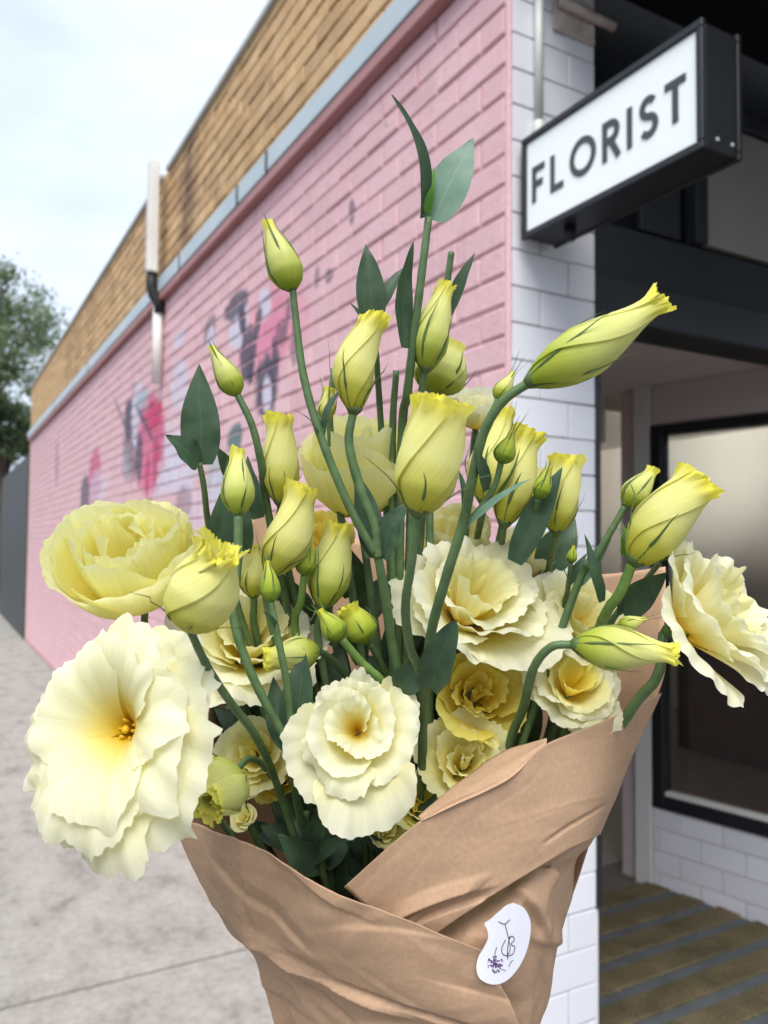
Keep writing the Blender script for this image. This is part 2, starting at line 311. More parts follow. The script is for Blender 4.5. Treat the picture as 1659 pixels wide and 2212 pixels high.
def glass():
    m, nt, bs = mat('window_glass'); l = nt.links.new; nt.nodes.remove(bs)
    tr = N(nt, 'ShaderNodeBsdfTransparent'); tr.inputs[0].default_value = (.80, .82, .82, 1)
    gl = N(nt, 'ShaderNodeBsdfGlossy'); gl.inputs['Roughness'].default_value = .01
    fr = N(nt, 'ShaderNodeFresnel'); fr.inputs[0].default_value = 1.5
    ad = N(nt, 'ShaderNodeMath', operation='ADD'); ad.inputs[1].default_value = .05; l(fr.outputs[0], ad.inputs[0])
    mx = N(nt, 'ShaderNodeMixShader'); l(ad.outputs[0], mx.inputs[0]); l(tr.outputs[0], mx.inputs[1]); l(gl.outputs[0], mx.inputs[2]); l(mx.outputs[0], nt.nodes['Material Output'].inputs[0])
    return m
M['glass'] = glass()
def emit(name, c, s):
    m, nt, bs = mat(name); bs.inputs['Emission Color'].default_value = (*c, 1); bs.inputs['Emission Strength'].default_value = s; bs.inputs['Base Color'].default_value = (*c, 1); return m
M['lamp'] = emit('lamp_lens', (1, .9, .75), 6)

# ------------------------------------------------------------------ ground
g = mesh_obj('ground', [(-200, -200, -.16), (200, -200, -.16), (200, 200, -.16), (-200, 200, -.16)], [(0, 1, 2, 3)], M['asphalt'], smooth=False); tag(g, kind='structure')
pv = MB().box((-.62, -1.7, -.3), (9, 40, -.008)).build('pavement', M['joint']); tag(pv, kind='structure')
kb = MB().bbox((-.80, -1.7, -.3), (-.625, 40, .0), .015).build('kerb', M['concrete']); tag(kb, kind='structure')
JY = 1.58
for i in range(-3, 13):
    y0 = 3.13 + (i - 1) * JY
    if y0 < -1.7: continue
    xs = [(-.61, XW - .012)] if y0 >= YF else [(-.61, 1.37), (1.38, 3.2), (3.21, 5.0)]
    if y0 < YF < y0 + JY - .1: xs = [(-.61, XW - .012)]
    for x0, x1 in xs:
        dz = rnd.uniform(-.002, .002)
        MB().bbox((x0, y0 + .009, -.07), (x1, y0 + JY - .009, dz), .006).build('slab', M['concrete'], pv)
MB().bbox((1.38, .0, -.07), (5, 1.52, .001), .006).build('slab', M['concrete'], pv)

# ------------------------------------------------------------------ the shop building
bld = thing('shop_building', 'single storey corner shop with pink painted brick side wall and tan brick parapet', 'building', (XW, YF, 0))
B0 = Vector((XW, YF, 0))
def bpart(mb, name, m, smooth=False, par=None): return mb.build(name, m, par or bld, smooth, off=B0)
Z_P, Z_B0, Z_B1, Z_T = 3.31, 3.36, 3.46, 4.215
wall_lo = bpart(MB().box((XW - .006, YF + .012, -.1), (XW + .2, YE, Z_P)), 'painted_wall', M['pink_mortar'])
wall_up = bpart(MB().box((XW + .0, YF + .012, Z_P), (XW + .2, YE, Z_T)), 'parapet_wall', M['tan_mortar'])
tag(wall_lo, 'pink painted brick side wall with a faded mural of birds and flowers')
tag(wall_up, 'tan brick parapet with dark weathered joints')
BW, BH, BJ = .24, .086, .009
def brick_mesh(name, bw, c=.005):
    mb = MB(); x0, x1 = -.012, .05
    return mb.bbox((x0, 0, 0), (x1, bw, BH - BJ), c)
full = {}
def brick_rows(par, z0, z1, m, seedv, n_parts, zmin_vis):
    r = random.Random(seedv); items = []
    nrow = int(round((z1 - z0) / BH))
    for k in range(nrow):
        z = z0 + k * BH
        y = YF + .012 - (BW / 2 if k % 2 else 0)
        while y < YE - .02:
            a, b = max(y, YF + .013), min(y + BW - BJ, YE - .003)
            if b - a > .04:
                jx = r.uniform(-.0025, .0025)
                cpos = Vector((XW, (a + b) / 2, z + BH / 2)); q = RC.transposed() @ (cpos - CAMP); dpt = -q.z
                px, py = CX + F_PX * q.x / dpt, CY - F_PX * q.y / dpt
                vis = (-25 < px < 540 and -30 < py < 1040) and not (py > 500 and px > 60) and z > zmin_vis
                items.append((0 if vis else 1, dpt, a, b, z, jx))
            y += BW
    items.sort()
    base = brick_mesh('brick', BW - BJ); proto = None; rest = MB(); cnt = 0
    for inv, dpt, a, b, z, jx in items:
        if cnt < n_parts and not inv:
            if abs((b - a) - (BW - BJ)) < .001:
                if proto is None:
                    proto = base.build('brick', m, par); o = proto
                else: o = copy_obj(proto, par)
            else: o = brick_mesh('brick', b - a).build('brick', m, par)
            o.location = (jx, a - YF + r.uniform(-.002, .002), z + r.uniform(-.0018, .0018)); o.rotation_euler = (r.uniform(-.006, .006), r.uniform(-.012, .012), r.uniform(-.008, .008)); cnt += 1
        else:
            rest.bbox((XW - .012 + jx, a, z), (XW + .05, b, z + BH - BJ), .004)
    st = rest.build('far_bricks', m, par, off=B0); tag(st, kind='stuff')
brick_rows(wall_lo, 0.044, Z_P - .0, M['pink'], 3, 300, 1.0)
brick_rows(wall_up, Z_B1 + .012, Z_T, M['tan'], 4, 300, 3)
# smooth painted return strip on the corner
bpart(MB().bbox((XW - .014, YF - .010, -.05), (XW + .001, YF + .010, Z_P), .004), 'corner_trim', M['pink'])
# flashing band and the pink angle below it, its shade put into the colour, in lengths
seams = [YF - .1] + [wallpt(*q)[0] for q in ((602, 320), (537, 395), (408, 545))] + [8.6, 11.2, YE]
for a, b in zip(seams[:-1], seams[1:]):
    f = bpart(MB().bbox((XW - .062, a + .006, Z_B0), (XW + .04, b - .006, Z_B1 + .004), .004), 'flashing', M['band'])
    bpart(MB().bbox((XW - .056, a + .003, Z_P - .004), (XW + .04, b - .003, Z_B0 - .003), .004), 'flashing_angle', M['band_lo'])
    if b < YE: bpart(MB().box((XW - .064, b - .016, Z_B0 + .004), (XW - .05, b + .012, Z_B1)), 'flashing_joint', M['dark2'])
for a, b in [(YF - .05, 5.60), (5.72, 10), (10.01, YE + .05)]:
    bpart(MB().bbox((XW - .035, a, Z_T + .004), (XW + .24, b, Z_T + .04), .005), 'parapet_capping', M['cap'])
bpart(MB().box((XW + .0, YE + .004, -.1), (XW + 5, YE + .2, Z_T)), 'rear_wall', M['tan'])
bpart(MB().box((XW + .205, YF + .3, 3.6), (8.5, YE, 3.8)), 'roof', M['cap'])
# tiled pillar of the shop front
XP = 1.688
pil = bpart(MB().box((XW + .0015, YF + .004, -.05), (XP - .004, YF + .35, 3.35)), 'pillar', M['grout']); tag(pil, 'white tiled corner pillar')
TW, TH, TJ = .2065, .1033, .0035
def tile_run(par, origin, ux, length, z0, rows, off0, nrm, m, zmax=None, zc=None):
    """running bond tiles on the vertical plane through origin along ux"""
    for k in range(rows):
        z = z0 + k * TH; s = -off0 - (TW / 2 if k % 2 else 0)
        while s < length - .01:
            a, b = max(s, 0), min(s + TW - TJ, length)
            if b - a > .02:
                mb = MB().bbox((a, -.007, 0), (b, .004, TH - TJ), .0025)
                o = mb.build('tile', m, par)
                ang = math.atan2(ux.y, ux.x)
                o.location = Vector(origin) + ux * 0 + Vector((0, 0, z)) - B0; o.rotation_euler = (rnd.uniform(-.004, .004), rnd.uniform(-.003, .003), ang)
            s += TW
tile_run(pil, (XW + .0025, YF, 0), Vector((1, 0, 0)), XP - XW - .0035, -.045, 32, .103, None, M['tile'])
# shop front: dark channel on the pillar, header, soffit of the recess
bpart(MB().bbox((XP - .002, YF - .012, .57), (XP + .018, YF + .06, 2.29), .003), 'edge_channel', M['dark'])
bpart(MB().bbox((XP - .002, YF - .002, -.05), (XP + .012, YF + .35, .568), .003), 'pillar_return', M['tile'])
bpart(MB().box((XP + .0, YF + .062, .57), (XP + .02, YF + .35, 2.29)), 'pillar_reveal', M['reveal'])
hd = bpart(MB().bbox((XP + .0, YF + .0, 2.29), (6.2, YF + .16, 2.42), .004), 'header_beam', M['dark'])
bpart(MB().bbox((XP + .0, YF + .03, 2.422), (6.2, YF + .16, 2.60), .004), 'header_panel', M['dark2'])
bpart(MB().box((XP + .0, YF + .06, 2.602), (6.2, YF + .2, 3.6)), 'fascia_backing', M['matt_black'])
pnl = bpart(MB().bbox((2.20, YF + .02, 2.615), (5.2, YF + .055, 3.04), .003), 'perforated_panel', M['mesh'])
bpart(MB().bbox((2.14, YF + .0, 2.604), (2.197, YF + .058, 3.06), .004), 'panel_frame', M['dark2'])
bpart(MB().bbox((2.199, YF + .0, 3.043), (5.2, YF + .058, 3.09), .004), 'panel_frame', M['dark2'])
bpart(MB().bbox((1.92, YF + .03, 2.61), (2.10, YF + .058, 3.1), .004), 'fascia_plate', M['dark2'])
bpart(MB().box((1.50, -1.4, 3.28), (7, YF - .02, 3.36)), 'awning', M['matt_black'])
bpart(MB().bbox((1.44, -1.45, 3.24), (1.496, YF - .02, 3.42), .005), 'awning_edge', M['black'])
YB = 3.02                                      # back of the recess
A_ = Vector((3.02, 2.87, 0)); Bq = Vector((3.25, YF + .03, 0)); ux = (Bq - A_).normalized(); nrm = Vector((ux.y, -ux.x, 0)); nrm = nrm if nrm.x < 0 else -nrm; WL = (Bq - A_).length
bpart(MB().box((XP + .02, YF + .162, 2.40), (3.5, YB + .4, 2.46)), 'recess_ceiling', M['reveal'])
def wbox(s0, s1, z0, z1, t0, t1, c=.004):      # box along the window wall; t measured outwards
    mb = MB().bbox((s0, -t1, z0), (s1, -t0, z1), c); ang = math.atan2(ux.y, ux.x)
    mt = Matrix.Translation(A_) @ Matrix.Rotation(ang, 4, 'Z')
    flip = 1 if (mt.to_3x3() @ Vector((0, -1, 0))).dot(nrm) > 0 else -1
    mb.v = [mt @ Vector((x, y * flip, z)) for x, y, z in mb.v]; return mb
SILL = .375; HEAD = 2.20
ww = bpart(wbox(.09, WL, -.05, SILL, -.12, -.004, .002), 'window_wall', M['grout']); tag(ww, 'low white tiled wall under the shop window')
flip = -1 if (Matrix.Rotation(math.atan2(ux.y, ux.x), 3, 'Z') @ Vector((0, -1, 0))).dot(nrm) < 0 else 1
for k in range(4):
    z = -.03 + k * TH; s = .092 - (TW * .35 if k % 2 else TW * .85)
    while s < WL - .02:
        a, b = max(s, .092), min(s + TW - TJ, WL)
        if b - a > .02: bpart(wbox(a, b, z, min(z + TH - TJ, SILL - .002), -.003, .006, .0025), 'tile', M['tile'], par=ww)
        s += TW
# bare post between door and window
bpart(wbox(.0, .088, -.03, 2.40, -.10, .015), 'door_post', M['frame_grey'])
bpart(wbox(-.10, -.003, -.03, 2.40, -.16, -.03), 'door_jamb', M['reveal'])
wf = bpart(wbox(.092, .15, SILL + .002, HEAD, -.06, .018), 'window_frame', M['dark']); tag(wf, 'black framed shop window beside the recessed door')
bpart(wbox(.152, WL, SILL + .002, SILL + .06, -.06, .020), 'frame_rail', M['dark'], par=wf)
bpart(wbox(.152, WL, HEAD - .05, HEAD - .002, -.06, .018), 'frame_rail', M['dark'], par=wf)
bpart(wbox(.152, WL, SILL + .062, SILL + .082, -.05, .004, .002), 'glazing_bead', M['frame_grey'], par=wf)
bpart(wbox(.153, WL, SILL + .084, HEAD - .052, -.03, -.022, .001), 'pane', M['glass'], par=wf)
bpart(wbox(.092, WL, HEAD + .002, 2.40, -.12, .0), 'window_head', M['reveal'])
# glazed door at the back of the recess
dr = bpart(MB().bbox((XP + .03, YB, .02), (XP + .11, YB + .05, 2.14), .003), 'door', M['dark']); tag(dr, 'glazed shop door in dark frame at the back of the recess')
bpart(MB().bbox((2.84, YB, .02), (2.92, YB + .05, 2.14), .003), 'door_stile', M['dark'], par=dr)
bpart(MB().bbox((XP + .112, YB, .02), (2.838, YB + .05, .16), .003), 'door_rail', M['dark'], par=dr)
bpart(MB().bbox((XP + .112, YB, 2.06), (2.838, YB + .05, 2.14), .003), 'door_rail', M['dark'], par=dr)
bpart(MB().box((XP + .113, YB + .02, .162), (2.837, YB + .028, 2.058)), 'pane', M['glass'], par=dr)
bpart(MB().box((XP + .02, YB, 2.142), (2.97, YB + .08, 2.398)), 'door_head', M['reveal'])
# interior room
bpart(MB().box((1.5, 7.0, 0), (7.2, 7.1, 2.8)), 'room_back_wall', M['room'])
bpart(MB().box((6.6, YF + .2, 0), (6.7, 6.99, 2.8)), 'room_side_wall', M['room'])
bpart(MB().box((1.6, YB + .1, 2.72), (7.0, 7.0, 2.78)), 'room_ceiling', M['room'])
bpart(MB().box((3.4, YF + .17, 2.72), (6.6, YB + .09, 2.78)), 'room_ceiling', M['room'])
bpart(MB().box((1.6, YB + .06, -.06), (7.0, 7.0, .004)), 'room_floor', M['room_floor'])
bpart(MB().box((3.38, YF + .2, -.06), (6.6, YB + .055, .004)), 'room_floor', M['room_floor'])
bpart(MB().box((XW + .21, YB + .1, 0), (XW + .26, 7, 2.8)), 'room_side_wall', M['room'])
bpart(MB().box((3.35, YF + .02, -.05), (6.6, YF + .16, 2.28)), 'street_window_wall', M['dark2'])
bpart(MB().box((XP, YF + .0, -.06), (3.33, YB + .05, -.004)), 'recess_floor', M['joint'])
# ------------------------------------------------------------------ door mat with inlaid strips
dm = thing('door_mat', 'brown coir entrance mat with grey rubber strips in the shop recess', 'mat', (2.3, 2.3, 0))
MO = Vector((2.3, 2.3, 0))
ys = [1.80 + i * .17 for i in range(7)]
for i in range(len(ys) - 1):
    MB().bbox((1.72, ys[i] + .042, -.003), (3.18 - .14 * (ys[i] - 1.8), ys[i + 1] - .012, .016 + rnd.uniform(-.001, .001)), .004).build('coir_strip', M['coir'], dm, off=MO)
    MB().bbox((1.72, ys[i] - .010, -.003), (3.18 - .14 * (ys[i] - 1.8), ys[i] + .040, .011), .003).build('rubber_strip', M['rubber'], dm, off=MO)
# ------------------------------------------------------------------ track lights, inside
def aimpt(x, y, X=6.6):
    r = ray(x, y); return CAMP + r * (X / r.x)
def track(name, label, p0, p1, heads, groupname, en=280):
    t = thing(name, label, 'light', p0, groupname); o = Vector(p0)
    MB().bbox((min(p0[0], p1[0]) - .02, min(p0[1], p1[1]) - .02, p0[2] - .03), (max(p0[0], p1[0]) + .02, max(p0[1], p1[1]) + .02, p0[2]), .004).build('rail', M['black'], t, off=o)
    for (h, aim) in heads:
        h = Vector(h); a = (Vector(aim) - h).normalized()
        b = MB().tube([h - a * .09, h - a * .085, h + a * .085, h + a * .09], [.03, .04, .04, .036], 14); b.build('lamp_head', M['black'], t, True, off=o)
        MB().tube([h - a * .03, (h.x, h.y, p0[2] - .02)], .009, 8).build('lamp_arm', M['black'], t, True, off=o)
        MB().tube([h + a * .0905, h + a * .092], .033, 14).build('lens', M['lamp'], t, False, off=o)
        sp = bpy.data.lights.new('spot', 'SPOT'); sp.energy = en; sp.spot_size = math.radians(44); sp.spot_blend = 1; sp.color = (1, .93, .82); sp.shadow_soft_size = .03
        so_ = bpy.data.objects.new('spot', sp); COL.objects.link(so_); so_.parent = t; so_.location = h + a * .12 - o; so_.rotation_euler = (-a).to_track_quat('Z', 'Y').to_euler()
track('track_light', 'black ceiling track with spotlights behind the shop window', (3.72, 2.3, 2.70), (3.72, 3.3, 2.70), [((3.71, 3.10, 2.50), aimpt(1440, 985)), ((3.73, 2.69, 2.50), aimpt(1650, 960))], 'track lights in the shop')
track('track_light', 'black ceiling track with one spotlight behind the shop door', (2.3, 4.2, 2.70), (3.4, 4.2, 2.70), [((2.75, 4.2, 2.50), (3.1, 7, 1.2))], 'track lights in the shop')
t = thing('display_counter', 'dark counter with goods inside the shop window', 'counter', (5.9, 4.2, 0)); o = Vector((5.9, 4.2, 0))
MB().bbox((5.3, 3.7, 0), (6.5, 4.6, .88), .01).build('body', simple('grey_counter', (.10, .09, .085), (.13, .12, .11), .6), t, off=o); MB().bbox((5.25, 3.65, .882), (6.55, 4.65, .93), .008).build('worktop', M['room'], t, off=o)
b = MB().bbox((5.4, 3.85, .932), (5.65, 4.05, 1.14), .006).build('display_box', simple('mustard_card', (.45, .33, .03), (.5, .37, .05), .7), None); tag(b, 'mustard yellow box on the counter inside the shop', 'box')
b = MB().bbox((5.8, 3.8, .932), (6.3, 4.1, 1.03), .006).build('gift_box', simple('crimson_card', (.28, .03, .05), (.34, .04, .07), .7), None); tag(b, 'low crimson box on the counter inside the shop', 'box')
# ------------------------------------------------------------------ projecting sign
SX0, SX1, SY0, SY1, SZ0, SZ1 = 1.392, 1.52, 1.13, 1.735, 2.450, 2.733
sg = thing('florist_sign', 'projecting lightbox sign reading FLORIST in a black frame', 'sign', (SX0, SY1, SZ0)); S0 = Vector((SX0, SY1, SZ0))
MB().bbox((SX0 + .014, SY0 + .004, SZ0 + .004), (SX1 - .014, SY1 - .004, SZ1 - .004), .003).build('case', M['dark'], sg, off=S0)
fr = .018
for xa, xb in ((SX0, SX0 + .013), (SX1 - .013, SX1)):
    for a, b in [((xa, SY0, SZ0), (xb, SY1, SZ0 + fr)), ((xa, SY0, SZ1 - fr), (xb, SY1, SZ1)), ((xa, SY0, SZ0 + fr + .0005), (xb, SY0 + fr, SZ1 - fr - .0005)), ((xa, SY1 - fr, SZ0 + fr + .0005), (xb, SY1, SZ1 - fr - .0005))]:
        MB().bbox(a, b, .002).build('frame', M['dark'], sg, off=S0)
fa = MB().box((SX0 + .007, SY0 + fr + .001, SZ0 + fr + .001), (SX0 + .0135, SY1 - fr - .001, SZ1 - fr - .001)).build('face', M['sign_face'], sg, off=S0)
MB().box((SX1 - .0135, SY0 + fr + .001, SZ0 + fr + .001), (SX1 - .007, SY1 - fr - .001, SZ1 - fr - .001)).build('face', M['sign_face'], sg, off=S0)
# letters: strokes in a unit cell (x right, y up, cap height 1)
def arc(cx, cy, rx, ry, a0, a1, n=16): return [(cx + rx * math.cos(math.radians(a0 + (a1 - a0) * i / n)), cy + ry * math.sin(math.radians(a0 + (a1 - a0) * i / n))) for i in range(n + 1)]
T_ = .085
LET = {'F': (.56, [[(T_, 0), (T_, 1)], [(T_ / 1, 1 - T_), (.54, 1 - T_)], [(T_, .5), (.46, .5)]]),
       'L': (.56, [[(T_, 0), (T_, 1)], [(T_, T_), (.54, T_)]]),
       'O': (1.0, [arc(.5, .5, .42, .42, 0, 360, 40)]),
       'R': (.62, [[(T_, 0), (T_, 1)], [(T_, 1 - T_), (.3, 1 - T_)] + arc(.3, .7, .22, .215, 90, -90, 14) + [(T_, .485)], [(.28, .5), (.58, 0)]]),
       'I': (.17, [[(T_, 0), (T_, 1)]]),
       'S': (.56, [arc(.29, .72, .2, .2, 35, 270, 20)[:-1] + arc(.29, .29, .22, .215, 90, -145, 20)]),
       'T': (.62, [[(.31, 0), (.31, 1)], [(0, 1 - T_), (.62, 1 - T_)]])}
def stroke(mb, pts, wd, place, th0, th1):
    n = len(pts); lft = []; rgt = []
    closed = (Vector(pts[0]) - Vector(pts[-1])).length < 1e-6
    for i in range(n):
        a = Vector(pts[(i - 1) % (n - 1)] if closed else pts[max(i - 1, 0)]); b = Vector(pts[(i + 1) % (n - 1)] if closed else pts[min(i + 1, n - 1)])
        tdir = (b - a).normalized(); nn = Vector((-tdir.y, tdir.x)); p = Vector(pts[i])
        lft.append(p + nn * wd / 2); rgt.append(p - nn * wd / 2)
    v = []; f = []
    for i in range(n):
        v += [place(lft[i], th0), place(rgt[i], th0), place(lft[i], th1), place(rgt[i], th1)]
    for i in range(n - 1):
        a, b = 4 * i, 4 * i + 4
        f += [(a, a + 1, b + 1, b), (a + 2, b + 2, b + 3, a + 3), (a, b, b + 2, a + 2), (a + 1, a + 3, b + 3, b + 1)]
    f += [(0, 2, 3, 1), (4 * n - 4, 4 * n - 3, 4 * n - 1, 4 * n - 2)]
    mb.add(v, f)
CAPH, zb = .098, SZ0 + .089
word = 'FLORIST'; gap = .245
tot = sum(LET[c][0] for c in word) + gap * (len(word) - 1)
cur = 0; ystart = SY1 - .042; ysc = (SY1 - SY0 - .090) / tot
for c in word:
    wl, st = LET[c]; mb = MB()
    for si, s in enumerate(st):
        stroke(mb, s, 2 * T_, lambda p, x, cur=cur: (x, ystart - (cur + p[0]) * ysc, zb + p[1] * CAPH), SX0 + .0045 - .0003 * si, SX0 + .0068)
    o = mb.build('letter', M['letter'], sg, off=S0); o['label'] = 'charcoal letter ' + c
    cur += wl + gap
MB().tube([(1.45, 1.60, SZ0 + .002), (1.45, 1.60, SZ0 - .03), (1.45, 1.60, SZ0 - .034)], [.016, .016, .011], 16).build('sensor_knob', M['black'], sg, True, off=S0)
for y in (SY0 + .02, SY0 + .045):
    MB().tube([(SX0 + .05 if y < SY0 + .03 else SX1 - .03, SY0 + .004, SZ0 + .03), (SX0 + .05 if y < SY0 + .03 else SX1 - .03, SY0 + .0015, SZ0 + .03)], .004, 8).build('screw', M['conduit'], sg, off=S0)
cd = thing('conduit_pipe', 'pale green-grey conduit running down the tiled pillar to the sign', 'pipe', (1.46, YF - .02, 2.74)); o = Vector((1.46, YF - .02, 2.74))
MB().tube([(1.46, YF - .022, 2.80), (1.46, YF - .022, 3.30)], .0125, 12).build('pipe', M['conduit'], cd, True, off=o)
MB().tube([(1.46, YF - .022, 2.735), (1.46, YF - .022, 2.74), (1.46, YF - .022, 2.80), (1.46, YF - .022, 2.806)], [.014, .0175, .0175, .014], 12).build('gland', M['conduit'], cd, True, off=o)
br = thing('awning_bracket', 'weathered beige bracket bar under the awning at the pillar top', 'bracket', (1.6, YF - .05, 3.1)); o = Vector((1.6, YF - .05, 3.1))
MB().tube([(1.53, YF - .032, 3.175), (1.74, YF - .032, 3.168)], .014, 10).build('bar', M['beige_rust'], br, True, off=o)
MB().bbox((1.52, YF - .017, 3.10), (1.68, YF - .009, 3.22), .003).build('plate', M['beige_rust'], br, off=o)

# ------------------------------------------------------------------ downpipe
yd = 5.66
dp = thing('downpipe', 'white rectangular downpipe with black elbow on the parapet wall', 'downpipe', (XW - .06, yd, 2.73)); o = Vector((XW - .06, yd, 2.73))
MB().bbox((XW - .135, yd - .052, 3.50), (XW - .07, yd + .052, 4.30), .006).build('upper_pipe', M['white_paint'], dp, off=o)
MB().tube([(XW - .10, yd, 3.52), (XW - .10, yd, 3.40), (XW - .085, yd - .01, 3.34), (XW - .05, yd - .02, 3.29), (XW - .045, yd - .02, 3.22)], .038, 14).build('elbow', M['black'], dp, True, off=o)
MB().tube([(XW - .05, yd - .005, 3.27), (XW - .05, yd - .005, 2.73)], .036, 14).build('lower_pipe', M['white_paint'], dp, True, off=o)
# ------------------------------------------------------------------ far fence, tree
fe = thing('metal_fence', 'tall dark grey fence beyond the end of the pink wall', 'fence', (XW, 17.6, 0)); o = Vector((XW, 17.6, 0))
y = YE + .25
while y < 20.6:
    MB().bbox((XW - .02, y, 0), (XW + .02, y + .39, 3.12), .005).build('panel', M['fence'], fe, off=o); y += .4
for y in (YE + .3, 17.6, 20.55): MB().bbox((XW + .025, y - .04, 0), (XW + .10, y + .04, 3.16), .006).build('post', M['fence'], fe, off=o)
def leaf_mat(name, a, b, tr=.3, rough=.5):
    m, nt, bs = mat(name); l = nt.links.new
    g = N(nt, 'ShaderNodeNewGeometry'); nz = N(nt, 'ShaderNodeTexNoise'); nz.inputs['Scale'].default_value = 1.3; l(g.outputs['Position'], nz.inputs['Vector'])
    r = ramp(nt, [(.3, a), (.7, b)]); l(nz.outputs[0], r.inputs[0]); l(r.outputs[0], bs.inputs['Base Color']); bs.inputs['Roughness'].default_value = rough
    t = N(nt, 'ShaderNodeBsdfTranslucent'); l(r.outputs[0], t.inputs[0]); mx = N(nt, 'ShaderNodeMixShader'); mx.inputs[0].default_value = tr
    l(bs.outputs[0], mx.inputs[1]); l(t.outputs[0], mx.inputs[2]); l(mx.outputs[0], nt.nodes['Material Output'].inputs[0]); return m
M['foliage'] = leaf_mat('tree_foliage', (.09, .135, .065), (.19, .26, .12))
M['bark'] = simple('bark', (.09, .07, .05), (.15, .12, .09), .9, 6, .6, 30, coord='World')
def tree(label, x, y, d, hpx, seed, nclump, spread, grp):
    r = random.Random(seed); c = P(x, y, d); base = Vector((c.x, c.y, -.16)); t = thing('tree', label, 'tree', base, grp)
    R = hpx * d / FD; H = c.z
    MB().tube([base, base + Vector((.1, 0, H * .4)), base + Vector((-.1, .1, H * .8)), base + Vector((.1, 0, H + R * .3))], [.28, .2, .14, .05], 10).build('trunk', M['bark'], t, True, off=base)
    limbs = MB(); lv = MB()
    for k in range(nclump):
        a = r.uniform(0, 2 * math.pi); el = r.uniform(-.7, 1.25); rr = R * spread * (r.random() ** .45) * (1 if r.random() < .8 else 1.25)
        cc = Vector((c.x, c.y, c.z)) + Vector((math.cos(a) * math.cos(el), math.sin(a) * math.cos(el), math.sin(el) * 1.15)) * rr
        if k % 3 == 0: limbs.tube([base + Vector((0, 0, H * .55 + r.random() * H * .3)), (cc + Vector((c.x, c.y, c.z - R * .2))) / 2, cc], [.07, .04, .015], 6)
        s = R * r.uniform(.14, .27)
        for j in range(int(130)):
            q = cc + Vector((r.gauss(0, 1), r.gauss(0, 1), r.gauss(0, .8))) * s * .62
            n = Vector((r.gauss(0, 1), r.gauss(0, 1), r.gauss(0.6, 1))).normalized(); u = n.orthogonal().normalized(); u = (Matrix.Rotation(r.uniform(0, 6.28), 3, n) @ u); v = n.cross(u)
            L_ = r.uniform(.05, .10) * (1.3 if d > 24 else 1); W_ = L_ * .42
            lv.add([q - u * L_, q + v * W_, q + u * L_, q - v * W_], [(0, 1, 2, 3)])
    limbs.build('limbs', M['bark'], t, True, off=base)
    cr_ = lv.build('crown', M['foliage'], t, False, off=base)
tree('tall leafy tree rising against the sky beyond the fence', -30, 750, 23, 165, 11, 95, .95, 'trees beyond the fence')
tree('lower bushy tree just above the dark fence', 8, 930, 26, 75, 12, 40, 1.0, 'trees beyond the fence')

# ================================================================== the bouquet
def petal_mat(name, stops, tr=.5, vein=.09, rough=.55, edge=None, tint=None):
    m, nt, bs = mat(name); l = nt.links.new
    uv = N(nt, 'ShaderNodeUVMap'); sp = N(nt, 'ShaderNodeSeparateXYZ'); l(uv.outputs[0], sp.inputs[0])
    tcn = N(nt, 'ShaderNodeTexCoord'); nb = N(nt, 'ShaderNodeTexNoise'); nb.inputs['Scale'].default_value = 45; nb.inputs['Detail'].default_value = 3; l(tcn.outputs['Object'], nb.inputs['Vector'])
    ad = N(nt, 'ShaderNodeMath', operation='MULTIPLY_ADD'); l(nb.outputs[0], ad.inputs[0]); ad.inputs[1].default_value = .16; l(sp.outputs[1], ad.inputs[2])
    sb = N(nt, 'ShaderNodeMath', operation='SUBTRACT'); l(ad.outputs[0], sb.inputs[0]); sb.inputs[1].default_value = .08
    r = ramp(nt, stops); l(sb.outputs[0], r.inputs[0]); col = r.outputs[0]
    mp = N(nt, 'ShaderNodeMapping'); mp.inputs['Scale'].default_value = (34, 1.6, 1); l(uv.outputs[0], mp.inputs[0])
    nv = N(nt, 'ShaderNodeTexNoise'); nv.inputs['Scale'].default_value = 1; nv.inputs['Detail'].default_value = 5; nv.inputs['Roughness'].default_value = .65; l(mp.outputs[0], nv.inputs['Vector'])
    rv = ramp(nt, [(.3, (1 - vein * 1.2, 1 - vein, 1 - vein * 2.0)), (.7, (1, 1, 1))]); l(nv.outputs[0], rv.inputs[0])
    mm = N(nt, 'ShaderNodeMix', data_type='RGBA', blend_type='MULTIPLY'); mm.inputs[0].default_value = 1; l(col, mm.inputs[6]); l(rv.outputs[0], mm.inputs[7]); col = mm.outputs[2]
    oi = N(nt, 'ShaderNodeObjectInfo'); mr = N(nt, 'ShaderNodeMapRange'); mr.inputs[3].default_value = .95; mr.inputs[4].default_value = 1.03; l(oi.outputs['Random'], mr.inputs[0])
    m2 = N(nt, 'ShaderNodeMix', data_type='RGBA', blend_type='MULTIPLY'); m2.inputs[0].default_value = 1; l(col, m2.inputs[6]); l(mr.outputs[0], m2.inputs[7]); col = m2.outputs[2]
    l(col, bs.inputs['Base Color']); bs.inputs['Roughness'].default_value = rough; bs.inputs['Specular IOR Level'].default_value = .22; bs.inputs['Sheen Weight'].default_value = .12
    bp = N(nt, 'ShaderNodeBump'); bp.inputs['Strength'].default_value = .22; bp.inputs['Distance'].default_value = .0006; l(nv.outputs[0], bp.inputs['Height']); l(bp.outputs[0], bs.inputs['Normal'])
    t = N(nt, 'ShaderNodeBsdfTranslucent'); l(col, t.inputs[0]); mx = N(nt, 'ShaderNodeMixShader'); mx.inputs[0].default_value = tr
    l(bs.outputs[0], mx.inputs[1]); l(t.outputs[0], mx.inputs[2]); l(mx.outputs[0], nt.nodes['Material Output'].inputs[0]); return m
M['pw'] = petal_mat('ivory_petal', [(.0, (.84, .46, .01)), (.19, (.89, .63, .03)), (.40, (.93, .82, .27)), (.62, (.93, .895, .60)), (1, (.93, .915, .77))])
